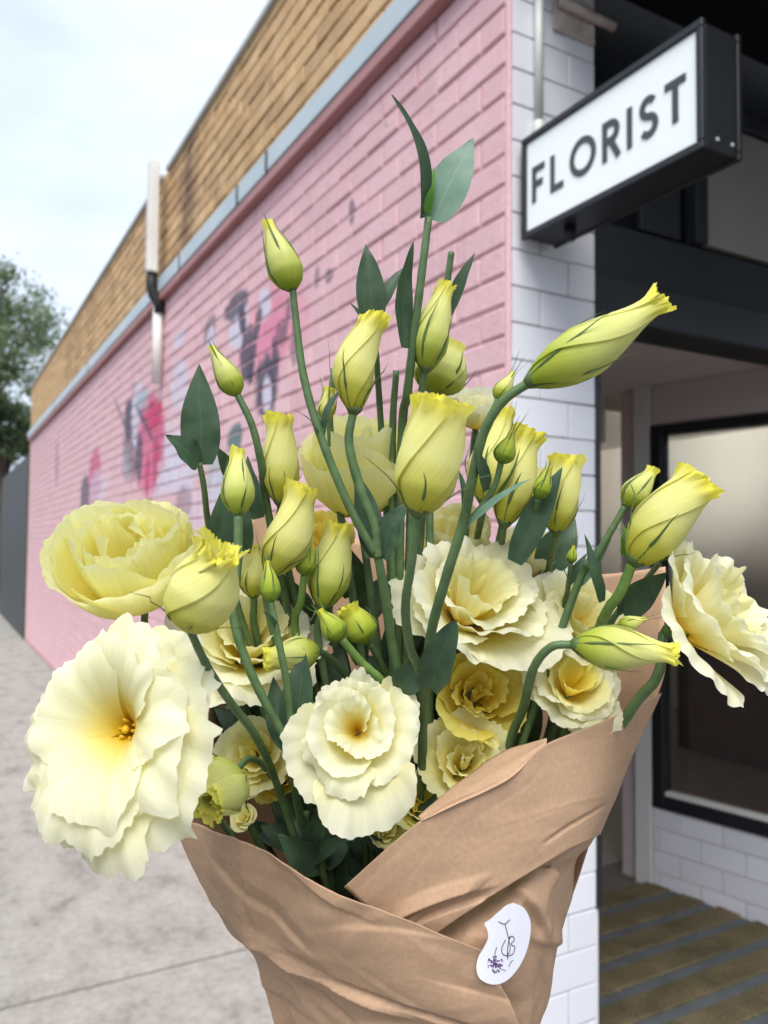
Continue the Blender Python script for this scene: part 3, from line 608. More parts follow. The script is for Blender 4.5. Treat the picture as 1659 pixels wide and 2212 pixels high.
M['pw2'] = petal_mat('ivory_petal_outer', [(.0, (.88, .60, .04)), (.22, (.92, .77, .16)), (.5, (.92, .86, .44)), (.8, (.92, .89, .64)), (1, (.92, .90, .73))])
M['py'] = petal_mat('lemon_petal', [(.0, (.92, .68, .03)), (.3, (.93, .81, .11)), (.6, (.94, .89, .34)), (1, (.94, .91, .54))])
M['pyd'] = petal_mat('golden_petal', [(.0, (.92, .58, .02)), (.4, (.94, .74, .06)), (1, (.94, .85, .26))])
M['pc'] = petal_mat('cream_petal', [(.0, (.88, .60, .03)), (.3, (.92, .77, .16)), (.6, (.92, .86, .40)), (1, (.92, .89, .58))])
M['bud'] = petal_mat('lime_bud_petal', [(.0, (.34, .44, .02)), (.2, (.56, .62, .09)), (.5, (.78, .79, .29)), (.8, (.88, .86, .36)), (1, (.91, .86, .13))], tr=.42, vein=.10)
M['budy'] = petal_mat('yellow_bud_petal', [(.0, (.58, .56, .03)), (.2, (.76, .73, .11)), (.55, (.88, .85, .37)), (.85, (.91, .87, .34)), (1, (.92, .85, .10))], tr=.42, vein=.10)
M['budg'] = petal_mat('green_bud_petal', [(.0, (.19, .31, .02)), (.4, (.38, .47, .04)), (.75, (.58, .62, .08)), (1, (.78, .75, .08))], tr=.35, vein=.10)
def plant_mat(name, a, b, rough, tr, vein=True, spec=.35):
    m, nt, bs = mat(name); l = nt.links.new
    tcn = N(nt, 'ShaderNodeTexCoord'); nz = N(nt, 'ShaderNodeTexNoise'); nz.inputs['Scale'].default_value = 120; nz.inputs['Detail'].default_value = 5; l(tcn.outputs['Object'], nz.inputs['Vector'])
    r = ramp(nt, [(.3, a), (.7, b)]); l(nz.outputs[0], r.inputs[0]); col = r.outputs[0]
    if vein:
        uv = N(nt, 'ShaderNodeUVMap'); sp = N(nt, 'ShaderNodeSeparateXYZ'); l(uv.outputs[0], sp.inputs[0])
        ab = N(nt, 'ShaderNodeMath', operation='SUBTRACT'); l(sp.outputs[0], ab.inputs[0]); ab.inputs[1].default_value = .5
        a2 = N(nt, 'ShaderNodeMath', operation='ABSOLUTE'); l(ab.outputs[0], a2.inputs[0])
        w = N(nt, 'ShaderNodeMath', operation='MULTIPLY_ADD'); l(a2.outputs[0], w.inputs[0]); w.inputs[1].default_value = -1.3; l(sp.outputs[1], w.inputs[2])
        sw = N(nt, 'ShaderNodeMath', operation='SINE'); ms = N(nt, 'ShaderNodeMath', operation='MULTIPLY'); ms.inputs[1].default_value = 42; l(w.outputs[0], ms.inputs[0]); l(ms.outputs[0], sw.inputs[0])
        side = N(nt, 'ShaderNodeMapRange'); side.inputs[1].default_value = .93; side.inputs[2].default_value = 1; side.inputs[4].default_value = .2; l(sw.outputs[0], side.inputs[0])
        mid = N(nt, 'ShaderNodeMapRange'); mid.inputs[1].default_value = .022; mid.inputs[2].default_value = .008; mid.inputs[4].default_value = .5; l(a2.outputs[0], mid.inputs[0])
        mxm = N(nt, 'ShaderNodeMath', operation='MAXIMUM'); l(side.outputs[0], mxm.inputs[0]); l(mid.outputs[0], mxm.inputs[1])
        k = N(nt, 'ShaderNodeMix', data_type='RGBA'); l(mxm.outputs[0], k.inputs[0]); l(col, k.inputs[6]); k.inputs[7].default_value = (min(1, b[0] * 1.5), min(1, b[1] * 1.4), min(1, b[2] * 1.3), 1); col = k.outputs[2]
    l(col, bs.inputs['Base Color']); bs.inputs['Roughness'].default_value = rough; bs.inputs['Specular IOR Level'].default_value = spec
    bp = N(nt, 'ShaderNodeBump'); bp.inputs['Strength'].default_value = .15; bp.inputs['Distance'].default_value = .0006; l(nz.outputs[0], bp.inputs['Height']); l(bp.outputs[0], bs.inputs['Normal'])
    if tr:
        t = N(nt, 'ShaderNodeBsdfTranslucent'); t.inputs[0].default_value = (b[0] * 1.6, b[1] * 1.7, b[2] * .7, 1); mx = N(nt, 'ShaderNodeMixShader'); mx.inputs[0].default_value = tr
        l(bs.outputs[0], mx.inputs[1]); l(t.outputs[0], mx.inputs[2]); l(mx.outputs[0], nt.nodes['Material Output'].inputs[0])
    return m
M['leaf'] = plant_mat('blue_green_leaf', (.028, .06, .034), (.055, .10, .055), .5, .12)
M['leafp'] = plant_mat('pale_glaucous_leaf', (.10, .185, .14), (.15, .25, .19), .5, .15)
M['leafb'] = plant_mat('bright_leaf', (.08, .20, .03), (.13, .28, .05), .45, .3)
M['stem'] = plant_mat('stem_green', (.06, .11, .042), (.105, .17, .068), .45, 0, vein=False)
M['stemb'] = plant_mat('bright_stem', (.10, .19, .04), (.15, .25, .06), .45, 0, vein=False)
M['sepal'] = plant_mat('sepal_green', (.06, .10, .03), (.11, .17, .055), .5, .1, vein=False)
M['sepalb'] = plant_mat('bright_sepal', (.12, .22, .03), (.19, .30, .05), .5, .2, vein=False)
M['core'] = simple('dark_calyx', (.05, .1, .03), (.09, .15, .04), .6, 100)
M['anther'] = simple('yellow_anther', (.62, .36, .015), (.74, .48, .03), .7, 600)
M['cut'] = simple('cut_stem_end', (.42, .48, .22), (.5, .55, .3), .7, 300)
def kraft():
    m, nt, bs = mat('kraft_paper'); l = nt.links.new
    tcn = N(nt, 'ShaderNodeTexCoord'); pos = tcn.outputs['Object']
    n1 = N(nt, 'ShaderNodeTexNoise'); n1.inputs['Scale'].default_value = 420; n1.inputs['Detail'].default_value = 5; l(pos, n1.inputs['Vector'])
    mp = N(nt, 'ShaderNodeMapping'); mp.inputs['Scale'].default_value = (1, 1, 6); l(pos, mp.inputs[0])
    n2 = N(nt, 'ShaderNodeTexNoise'); n2.inputs['Scale'].default_value = 14; n2.inputs['Detail'].default_value = 4; l(mp.outputs[0], n2.inputs['Vector'])
    r1 = ramp(nt, [(.3, (.48, .308, .195)), (.7, (.545, .358, .232))]); l(n1.outputs[0], r1.inputs[0])
    r2 = ramp(nt, [(.3, (.93, .93, .93)), (.7, (1.06, 1.05, 1.04))]); l(n2.outputs[0], r2.inputs[0])
    mm = N(nt, 'ShaderNodeMix', data_type='RGBA', blend_type='MULTIPLY'); mm.inputs[0].default_value = 1; l(r1.outputs[0], mm.inputs[6]); l(r2.outputs[0], mm.inputs[7])
    l(mm.outputs[2], bs.inputs['Base Color']); bs.inputs['Roughness'].default_value = .62; bs.inputs['Specular IOR Level'].default_value = .25
    bp = N(nt, 'ShaderNodeBump'); bp.inputs['Strength'].default_value = .18; bp.inputs['Distance'].default_value = .0004; l(n1.outputs[0], bp.inputs['Height']); l(bp.outputs[0], bs.inputs['Normal'])
    t = N(nt, 'ShaderNodeBsdfTranslucent'); t.inputs[0].default_value = (.5, .27, .12, 1); mx = N(nt, 'ShaderNodeMixShader'); mx.inputs[0].default_value = .14
    l(bs.outputs[0], mx.inputs[1]); l(t.outputs[0], mx.inputs[2]); l(mx.outputs[0], nt.nodes['Material Output'].inputs[0])
    return m
M['kraft'] = kraft()
M['sticker'] = simple('white_sticker', (.74, .74, .82), (.80, .80, .86), .35, 60, spec=.4)

PR = random.Random(21)
def wob(r, ks, amps):
    t = [(k * r.uniform(.85, 1.15), a, r.uniform(0, 6.28)) for k, a in zip(ks, amps)]
    return lambda u: sum(a * np.sin(k * u + p) for k, a, p in t)
def grid_faces(nu, nv):
    f = []
    for j in range(nv - 1):
        for i in range(nu - 1): f.append((j * nu + i, j * nu + i + 1, (j + 1) * nu + i + 1, (j + 1) * nu + i))
    return f
def frame(axis):
    z = axis.normalized(); x = CV((1, 0, 0)); x = (x - z * x.dot(z)).normalized(); y = z.cross(x)
    return np.array([x, y, z])                        # rows; local (a,b,c) -> a*x+b*y+c*z
def petal(parent, name, m, base, fr, R, th, Lr, p0, p1, spread, r, r0=.05, ruffle=.05, serr=.03, spike=0., curl=0., power=1.3, imb=.07, narrow=.4, tip=.26, twist=0., nu=33, nv=15, sag=0.):
    u = np.linspace(-1, 1, nu)[None, :].repeat(nv, 0); v = np.linspace(0, 1, nv)[:, None].repeat(nu, 1)
    ws = wob(r, (6, 13, 29, 52), (.6, .3, .3, .28)); s1 = 1 - tip * np.abs(u) ** 2.6 + serr * ws(u)
    if spike:
        k = r.uniform(4.2, 6.2); ph = r.uniform(0, 6.28); s1 = s1 + spike * np.maximum(0, np.cos(k * u + ph)) ** 9 + spike * .6 * np.maximum(0, np.cos(k * 1.7 * u + ph * 2)) ** 11
    s = v * s1
    smax = s.max() + 1e-6; ns = 80; ss = np.linspace(0, max(1.3, smax), ns)
    q = np.clip(ss, 0, 1)
    sm = np.clip((ss - .62) / .38, 0, 1.6); phi = np.radians(p0 + (p1 - p0) * q ** power + curl * sm * sm)
    rr = r0 + np.concatenate([[0], np.cumsum((np.sin(phi[1:]) + np.sin(phi[:-1])) / 2 * np.diff(ss))]) * Lr
    zz = np.concatenate([[0], np.cumsum((np.cos(phi[1:]) + np.cos(phi[:-1])) / 2 * np.diff(ss))]) * Lr
    rad = np.interp(s, ss, rr); z = np.interp(s, ss, zz); ph = np.interp(s, ss, phi)
    wsh = narrow + (1 - narrow) * np.sin(np.clip(s / .72, 0, 1) * math.pi / 2) ** .9
    az = th + u * math.radians(spread) * wsh + twist * s
    wr = wob(r, (2.8, 5.2, 10, 21), (.8, .7, .5, .42)); disp = ruffle * wr(u + .2 * s) * np.clip(s, 0, 1.2) ** 4
    w2 = wob(r, (2.2, 3.6), (1, .6)); disp = disp + ruffle * .55 * w2(u) * s ** 1.5
    rad = rad * (1 + imb * u * np.clip(s * 2, 0, 1)) + disp * np.cos(ph); z = z - disp * np.sin(ph) - sag * s * s
    loc = np.stack([rad * np.cos(az), rad * np.sin(az), z], -1).reshape(-1, 3) * R
    pts = base + loc @ fr
    uvv = np.stack([(u * .5 + .5), np.clip(v * np.clip(s1, 0, 1.02), 0, 1)], -1).reshape(-1, 2)
    return mesh_obj(name, pts, grid_faces(nu, nv), m, parent, uv=uvv)
def root_loc(t): return np.array(t.location)
KIND = {  # layers: n, length, start angle, end angle, half spread, kw ; inner first
    'open': [(3, 1.08, 14, 66, 78, dict(ruffle=.04, spike=.07, curl=34, r0=.02, power=.85, imb=.10)), (4, 1.16, 24, 80, 62, dict(ruffle=.05, spike=.09, curl=36, r0=.07, imb=.09)),
             (5, 1.18, 34, 98, 52, dict(ruffle=.055, spike=.10, curl=30, r0=.09)), (5, 1.18, 44, 114, 50, dict(ruffle=.055, spike=.11, curl=28, r0=.10))],
    'funnel': [(3, .98, 26, 18, 84, dict(ruffle=.05, curl=42, r0=.015, imb=.14)), (3, 1.06, 38, 26, 80, dict(ruffle=.05, curl=50, r0=.06, imb=.13)), (4, 1.13, 48, 42, 66, dict(ruffle=.055, curl=54, r0=.08, imb=.11)),
               (5, 1.22, 58, 62, 54, dict(ruffle=.055, curl=44, r0=.1))],
    'globe': [(2, .66, 20, -10, 105, dict(ruffle=.05, r0=.05, imb=.2, curl=10, power=.8)), (3, .80, 46, -8, 86, dict(ruffle=.04, r0=.08, imb=.16, curl=16, power=.8)), (3, .96, 62, -8, 80, dict(ruffle=.035, curl=20, r0=.10, imb=.13, power=.8)),
             (4, 1.12, 76, -8, 70, dict(ruffle=.03, curl=22, r0=.12, imb=.1, power=.8)), (5, 1.22, 86, -6, 62, dict(ruffle=.03, curl=26, r0=.12, power=.8))],
    'ball': [(2, .95, 42, -16, 105, dict(ruffle=.06, r0=.05, imb=.2, curl=10, power=.8)), (3, 1.04, 60, -18, 90, dict(ruffle=.04, r0=.08, imb=.15, curl=14, power=.75)), (3, 1.11, 74, -18, 84, dict(ruffle=.04, curl=20, r0=.10, imb=.12, power=.75)),
             (4, 1.12, 80, -18, 72, dict(ruffle=.03, curl=24, r0=.12, imb=.1, power=.75)), (5, 1.14, 92, -4, 62, dict(ruffle=.03, curl=34, r0=.12, power=.8))],
    'rose': [(2, .60, 20, -8, 105, dict(ruffle=.06, r0=.05, imb=.2, curl=12, power=.8)), (3, .72, 44, -4, 86, dict(ruffle=.05, r0=.08, imb=.16, curl=26, power=.8)), (3, .88, 58, 8, 80, dict(ruffle=.05, curl=40, r0=.10, imb=.13, power=.8)),
             (5, 1.05, 72, 26, 60, dict(ruffle=.05, curl=44, r0=.12, imb=.1, power=.85))],
}
def blossom(t, x, y, d, rpx, axis, kind, mats, seed, yaw=0., wide=1., spike=None, serr=.036, drop=.55, stamens=False, nu=33, mod=None, hang=0., hang_az=-90., hang_open=0., tall=1., stretch=1.):
    """flower head; (x, y, d) is the middle of its mouth"""
    r = random.Random(seed); ax = CV(axis); fr = frame(ax); fr[2] *= tall; fr[1] *= stretch; drop *= tall; R = rpx * d / FD / 1.0
    off = root_loc(t); c = np.array(P(x, y, d)) - off
    base = c - np.array(ax) * R * drop
    cup = MB(); b3 = Vector(base)
    cup.tube([b3 - ax * R * .16, b3 - ax * R * .10, b3 - ax * R * .03, b3 - ax * R * .004], [R * .045, R * .09, R * .10, R * .05], 12)
    bl = cup.build('blossom', M['core'], t, True)
    nl = len(KIND[kind])
    for li, (n, Lr, p0, p1, spd, kw) in enumerate(KIND[kind]):
        kw = dict(kw)
        if spike is not None: kw['spike'] = spike
        if mod: Lr, p1 = mod(li, Lr, p1)
        for k in range(n):
            th = yaw + li * .9 + 2 * math.pi * k / n + r.uniform(-.14, .14)
            m = mats[min(li * len(mats) // nl, len(mats) - 1)]
            kw2 = dict(kw); kw2['curl'] = kw['curl'] * r.uniform(.55, 1.5); kw2['ruffle'] = kw['ruffle'] * r.uniform(.6, 1.6)
            hc = math.cos(th - math.radians(hang_az)) * (li + 1) / nl
            petal(bl, 'petal', m, base, fr, R, th, Lr * r.uniform(.92, 1.07) * (1 + hang * hc), p0 + r.uniform(-6, 6), (p1 + r.uniform(-13, 13)) * wide + hang_open * hc, spd * r.uniform(.92, 1.08), r, serr=serr * r.uniform(.6, 1.3), nu=nu, **kw2)
    if stamens:
        for k in range(6):
            a = 2 * math.pi * k / 6 + r.uniform(-.3, .3); hh = r.uniform(.14, .22); e1 = np.array([math.cos(a) * r.uniform(.05, .10), math.sin(a) * r.uniform(.05, .10), hh]); e2 = e1 + np.array([r.uniform(-.03, .05) * math.cos(a), r.uniform(-.03, .05) * math.sin(a), r.uniform(.05, .09)])
            q, q2 = b3 + Vector(e1 @ fr) * R, b3 + Vector(e2 @ fr) * R
            MB().tube([b3, q - ax * R * .02, q, (q + q2) / 2, q2], [R * .008, R * .009, R * .017, R * .021, R * .008], 8).build('stamen', M['anther'], bl, True)
        q = b3 + ax * R * .20
        MB().tube([b3, q, q + ax * R * .03, q + ax * R * .06], [R * .03, R * .025, R * .05, R * .02], 10).build('pistil', M['anther'], bl, True)
    for k in range(5):                                   # sepals below the flower
        a = yaw + 2 * math.pi * k / 5 + .3; rad_dir = np.array([math.cos(a), math.sin(a), 0])
        pts = [base + (rad_dir * q1 + np.array([0, 0, q2])) @ fr * R for q1, q2 in ((.06, -.05), (.20, .12), (.32, .22), (.46, .22))]
        strip(bl, 'sepal', pts, R * .05, M['sepal'], Vector(rad_dir @ fr))
    return base, ax, R
def strip(parent, name, pts, wd, m, facing, n=12, fold=.35, prof=None, uv=True, nu=5):
    """narrow leaf-like blade along pts (local coordinates)"""
    sp = spline(pts, n); f3 = Vector(facing); V = []; U = []
    for i, p in enumerate(sp):
        t = Vector(sp[min(i + 1, n - 1)] - sp[max(i - 1, 0)]).normalized(); s = i / (n - 1)
        side = t.cross(f3).normalized(); nn = side.cross(t).normalized()
        wv = wd * (prof(s) if prof else (math.sin(math.pi * min(1, s * .75 + .25)) ** .8 + .03))
        for k in range(nu):
            u = k / (nu - 1) * 2 - 1
            V.append(Vector(p) + side * u * wv + nn * (-abs(u)) * wv * fold); U.append((u * .5 + .5, s))
    return mesh_obj(name, V, grid_faces(nu, n), m, parent, uv=U)
def leaf(t, base, tip, wpx, normal=(0, 0, 1), m='leaf', bend=.1, fold=.25, shape='ovate', side=0., n=20, nu=9, wav=.06):
    """leaf from base to tip (x, y, d); bend lifts the middle towards the normal, side bows it sideways"""
    off = root_loc(t); a = np.array(P(*base)) - off; b = np.array(P(*tip)) - off; L_ = np.linalg.norm(b - a)
    nn = np.array(CV(normal)); dirv = (b - a) / L_; sd = np.cross(dirv, nn)
    nrm_ = np.linalg.norm(sd)
    if nrm_ < .1: sd = np.cross(dirv, np.array(CV((0.3, .9, .2)))); nrm_ = np.linalg.norm(sd)
    sd /= nrm_; nn = np.cross(sd, dirv)
    wd = wpx / 2 * (base[2] + tip[2]) / 2 / FD
    r = random.Random(int(base[0] * 31 + tip[1] * 7)); w1 = wob(r, (5, 9), (1, .6)); w2 = wob(r, (5, 9), (1, .6))
    V = []; U = []
    for i in range(n):
        s = i / (n - 1); c = a + (b - a) * s + nn * bend * L_ * math.sin(math.pi * s) + sd * side * L_ * math.sin(math.pi * s)
        if shape == 'ovate': wv = (math.sin(math.pi * min(1, (s * .93 + .07)) ** .72) ** .85) * (1 - .25 * s ** 6)
        elif shape == 'lance': wv = math.sin(math.pi * (s * .90 + .10) ** .8) ** .9
        else: wv = min(1, .55 + s * 1.6) * (1 - s ** 3.2) ** .8
        wv = max(wv, 0) * wd + wd * .012
        for k in range(nu):
            u = k / (nu - 1) * 2 - 1; ww = (w1 if u > 0 else w2)(s * 2.2) * wav * abs(u) ** 2 * wd
            V.append(c + sd * u * wv + nn * (abs(u) ** 1.4 * fold * wv + ww)); U.append((u * .5 + .5, s))
    return mesh_obj('leaf', V, grid_faces(nu, n), M[m], t, uv=U)
def stem(t, pts, rpx=8.5, m='stem', to_base=True, taper=1.25, name='stem', seed=None):
    off = root_loc(t); pts = list(pts)
    if to_base:
        r = random.Random(int(pts[0][0] * 13 + pts[-1][1])); l_ = pts[-1]
        e = (885 + r.uniform(-75, 75), 2420, .455 + r.uniform(-.025, .03))
        if l_[1] < 1900: pts += [((l_[0] * 2 + e[0]) / 3, (l_[1] * 2 + e[1]) / 3, (l_[2] + e[2]) / 2 + .005)]
        pts += [e]
    W = [np.array(P(*p)) - off for p in pts]; n = 8 * len(W); sp = spline(W, n)
    rm = .88 * rpx * pts[0][2] / FD
    mb = MB(); mb.tube(sp, [rm * (1 + (taper - 1) * min(1, i / (n * .5))) * (1 + .03 * math.sin(i * 1.7)) for i in range(n)], 9)
    return mb.build(name, M[m], t, True)
def profile(kind):
    if kind == 'closed': return [(0, .34), (.08, .70), (.25, 1), (.45, .92), (.65, .66), (.85, .34), (1, .20)]
    if kind == 'mouth': return [(0, .22), (.08, .52), (.28, .95), (.45, .98), (.65, .80), (.85, .58), (1, .60)]
    if kind == 'wide': return [(0, .24), (.08, .58), (.26, .96), (.45, 1), (.65, .92), (.85, .80), (1, .82)]
    if kind == 'fat': return [(0, .30), (.08, .72), (.25, 1.02), (.5, 1.05), (.7, .85), (.85, .62), (1, .55)]
    return [(0, .25), (.08, .56), (.25, .95), (.40, 1), (.60, .80), (.82, .48), (.93, .38), (1, .46)]       # furled
def bud(t, base, tip, rpx, kind='furled', m='bud', seed=0, sepal=.75, sw=.16, bend=(0, 0), twist=1.9, nsep=5, spread=.10, smat='sepal', flare=.07, npet=4, serr=.022, droop=0.):
    r = random.Random(seed * 7 + int(base[0])); off = root_loc(t)
    a = np.array(P(*base)) - off; b = np.array(P(*tip)) - off; ax = Vector(b - a); Lm = ax.length; ax.normalize(); fr = frame(ax); R = rpx * .94 * (base[2] + tip[2]) / 2 / FD
    pr = profile(kind); tt = np.array([p[0] for p in pr]); rv = np.array([p[1] for p in pr])
    ts = np.linspace(0, 1, 60); rs = np.interp(ts, tt, rv)
    for _ in range(3): rs[1:-1] = (rs[:-2] + rs[1:-1] * 2 + rs[2:]) / 4
    Rf = lambda q: np.interp(q, ts, rs)
    bx, by = bend
    def place(rad, az, z):                                # bent axis
        ox = bx * np.sin(np.pi * np.clip(z, 0, 1.2)) * Lm; oy = by * np.sin(np.pi * np.clip(z, 0, 1.2)) * Lm
        loc = np.stack([rad * np.cos(az) * R + ox, rad * np.sin(az) * R + oy, z * Lm], -1).reshape(-1, 3)
        return a + loc @ fr
    nu, nv = 14, 14
    u = np.linspace(0, 2 * math.pi, nu)[None, :].repeat(nv, 0); z = np.linspace(0, .88, nv)[:, None].repeat(nu, 1)
    core = mesh_obj('bud', place(Rf(z) * .80, u, z), grid_faces(nu, nv), M[m], t, uv=np.stack([u / 6.28, z], -1).reshape(-1, 2))
    mouth = kind in ('mouth', 'wide')
    sets = [(npet, 1.0, 1.0, 0)] + ([(3, .62, .99, .6), (2, .34, .97, 1.3)] if mouth else [(2, .55, .985, .5)] if kind != 'closed' else [])
    for n, sc, top, ph0 in sets:
        for k in range(n):
            nu, nv = 27, 24; th = ph0 + 2 * math.pi * k / n + r.uniform(-.2, .2)
            u = np.linspace(-1, 1, nu)[None, :].repeat(nv, 0); v = np.linspace(0 if sc > .9 else .35, 1, nv)[:, None].repeat(nu, 1)
            ws = wob(r, (4, 9, 23, 40), (.9, .5, .3, .3)); z = v * (top * (1 - .05 * np.abs(u) ** 3) + serr * ws(u) * (1 if kind != 'closed' else .3) + r.uniform(-.025, .03))
            az = th + twist * v + u * (1.75 if n > 3 else 1.9) * (1 - .12 * v)
            wr = wob(r, (4, 8, 13), (.6, .7, .5)); e = np.clip((v - .78) / .22, 0, 1)
            rad = Rf(np.clip(z, 0, 1)) * sc * (1 + (.13 if n > 3 else .2) * u) + flare * e ** 2 * (1.3 if mouth else .8) * (1 + .9 * wr(u * 1.3)) * (1 if sc > .9 else .7)
            rad = rad + .02 * np.sin(5 * u + 9 * v + th) * v
            petal_o = mesh_obj('petal', place(np.maximum(rad, .02), az, z), grid_faces(nu, nv), M[m], core, uv=np.stack([u * .5 + .5, np.clip(v, 0, 1)], -1).reshape(-1, 2))
    # calyx cup and sepals
    cb = Vector(a); MB().tube([cb - ax * Lm * .03, cb + ax * Lm * .01, cb + ax * Lm * .05], [R * .2, R * .34, R * float(Rf(.05)) * 1.06], 12).build('calyx', M[smat], core, True)
    th0 = r.uniform(0, 6.28)
    for k in range(nsep):
        az = th0 + 2 * math.pi * k / nsep + r.uniform(-.15, .15); le = sepal * r.uniform(.82, 1.1); pts = []
        tl = r.uniform(-.35, .35)
        for q in np.linspace(0, 1, 7):
            zz = q * le; rr_ = float(Rf(min(zz, 1))) * 1.06 + .03 + spread * max(0, q - .35) ** 1.5 * 7 * r.uniform(.7, 1.3)
            if zz > 1: rr_ = rr_ + (zz - 1) * .5
            pts.append(place(np.array([rr_]), np.array([az + tl * q * q]), np.array([zz - droop * q ** 3]))[0])
        rd = Vector(np.array([math.cos(az), math.sin(az), .05]) @ fr)
        strip(core, 'sepal', pts, R * sw, M[smat], rd, n=16, prof=lambda s: (1 - s) ** .75 * .85 + .05, fold=.6)
    return core

def flower(label, x, y, d, rpx, axis, kind, mats, seed, stem_pts=None, group='open lisianthus flowers of the bouquet', rs=9, **kw):
    t = thing('lisianthus_flower', label, 'flower', P(x, y, d), group)
    base, ax, R = blossom(t, x, y, d, rpx, axis, kind, [M[q] for q in mats], seed, **kw)
    b = Vector(base) + t.location; q = RC.transposed() @ (b - ax * R * .14 - CAMP); bd = -q.z
    bp = (829.5 + FD * q.x / bd, 1106 - FD * q.y / bd, bd)
    stem(t, [bp] + (stem_pts or []), rs, taper=1.1)
    return t
def single(label, base, tip, rpx, stem_pts, name='lisianthus_bud', rs=8.5, sm='stem', leaves=(), group='lisianthus buds of the bouquet', **kw):
    t = thing(name, label, 'flower bud', P(*base), group)
    bud(t, base, tip, rpx, **kw); stem(t, [base] + list(stem_pts), rs, sm)
    for l_ in leaves: leaf(t, *l_[:3], **(l_[3] if len(l_) > 3 else {}))
    return t

# ---- open flowers
flower('large ivory open flower with yellow throat, nearest at the lower left', 238, 1572, .335, 204, (-.30, .32, .90), 'open', ['pw', 'pw', 'pw2', 'pw2'], 5, [(420, 1700, .40), (560, 1900, .43)], stamens=True, drop=.50, nu=57, yaw=.4, hang=.14, hang_az=-75, stretch=1.2)
flower('lemon yellow rose-like flower at the left edge of the bouquet', 260, 1155, .415, 206, (-.06, .80, .60), 'ball', ['py'], 11, [(330, 1420, .45), (500, 1700, .45)], drop=.9, nu=49, serr=.03)
flower('ivory flower partly hidden behind the greenish bud left of centre', 540, 1370, .45, 150, (.12, .78, .62), 'funnel', ['pc', 'pw'], 17, [(600, 1620, .46)], drop=.6)
flower('ivory funnel-shaped flower at the front centre above the paper', 762, 1565, .385, 119, (-.10, .46, .88), 'funnel', ['pw', 'pw', 'pw', 'pw2'], 23, [(790, 1850, .43)], drop=.62, nu=53, yaw=.9, hang=.32, hang_az=-95, hang_open=12, stretch=1.18, tall=1.25)
flower('lemon yellow cupped flower behind the stems at upper centre', 776, 930, .462, 158, (.02, .93, .36), 'ball', ['py'], 31, [(790, 1200, .49)], drop=.9, serr=.02, tall=1.35)
flower('broad ivory flower with layered ruffled petals right of centre', 1030, 1268, .446, 160, (.20, .66, .72), 'funnel', ['pc', 'pw', 'pw', 'pw'], 43, [(1020, 1560, .45)], drop=.7, nu=53, yaw=.3, hang=.18, hang_az=-70, tall=1.25)
flower('ivory flower behind the broad central one, over the paper at right', 1262, 1330, .462, 112, (.40, .66, .64), 'funnel', ['pc', 'pw'], 47, [(1180, 1600, .48)], drop=.6)
flower('small ivory flower with apricot centre under the lying right bud', 1243, 1468, .436, 98, (.10, .68, .72), 'funnel', ['pyd', 'pc', 'pw', 'pw2'], 54, [(1150, 1700, .46)], drop=.7, nu=41)
flower('ivory flower cut by the right edge of the picture', 1592, 1300, .41, 172, (.70, .46, .55), 'funnel', ['pc', 'pw', 'pw', 'pw'], 59, [(1420, 1460, .425), (1355, 1545, .435)], drop=.75, nu=53, rs=12, hang=.1, tall=1.2)
flower('golden yellow flower in the shade under the broad ivory one', 1035, 1492, .44, 118, (.1, .50, .86), 'rose', ['pyd'], 61, drop=.6)
flower('pale ruffled cream flower just above the paper fold', 1005, 1635, .425, 112, (.0, .60, .80), 'rose', ['pc'], 67, drop=.6, serr=.05)
flower('small crumpled yellow flower behind the round bud at left', 545, 1632, .44, 92, (-.15, .45, .88), 'rose', ['py', 'pc'], 71, drop=.5)
flower('white flower top peeping out behind the tall open bud', 1030, 862, .49, 80, (0, .9, .43), 'globe', ['pw'], 73, [(1010, 1100, .51)], drop=.8)
flower('cream petals deep between the stems behind the broad flower', 985, 1165, .51, 110, (0, .85, .5), 'globe', ['pc'], 79, drop=.5)
flower('cream flower behind the right leaves beside the tiny curled bud', 1150, 1205, .52, 90, (.2, .85, .45), 'globe', ['pc'], 83, drop=.5)
flower('golden petals below right of the front central flower', 900, 1735, .43, 72, (.2, .6, .76), 'rose', ['pyd', 'py'], 89, drop=.3)
flower('golden petals in the shade left of the front central flower', 602, 1672, .455, 84, (-.2, .6, .76), 'rose', ['pyd'], 97, drop=.3)
flower('pale yellow petal tips low under the front central flower', 830, 1790, .425, 52, (.2, .5, .8), 'rose', ['pc'], 101, drop=.3)
flower('tiny cream flower at the left paper rim', 528, 1768, .425, 32, (-.2, .6, .76), 'rose', ['pc'], 103, drop=.3)
flower('golden flower deep behind the lying lime bud left of centre', 690, 1180, .50, 95, (0, .8, .6), 'globe', ['pyd'], 107, drop=.5)
flower('yellow flower behind the long buds right of the forked stem', 1110, 1040, .50, 80, (.2, .85, .45), 'globe', ['py'], 109, drop=.5)

# ---- branched sprays
t = thing('lisianthus_spray', 'tall forked spray with a slim left bud and a ruffled bud, leaves at fork', 'flower spray', P(815, 1205, .42), 'branched lisianthus sprays')
bud(t, (632, 625, .42), (575, 474, .42), 38, 'closed', 'bud', 1, sepal=1.0, sw=.16, spread=.05, twist=1.0)
stem(t, [(632, 625, .42), (640, 700, .42), (655, 810, .418), (690, 935, .416), (750, 1085, .416), (812, 1200, .42)], 8.5, to_base=False)
bud(t, (763, 890, .42), (814, 682, .42), 48, 'mouth', 'budy', 2, sepal=.62, sw=.10, bend=(-.10, 0), twist=2.3, spread=.16)
stem(t, [(763, 890, .42), (754, 960, .42), (780, 1060, .42), (810, 1140, .42), (816, 1205, .42)], 10, to_base=False)
stem(t, [(815, 1195, .42), (832, 1290, .425), (848, 1400, .432), (880, 1600, .445)], 11)
bud(t, (702, 910, .428), (712, 840, .43), 20, 'mouth', 'budy', 3, sepal=1.2, sw=.28, spread=.2, smat='sepalb')
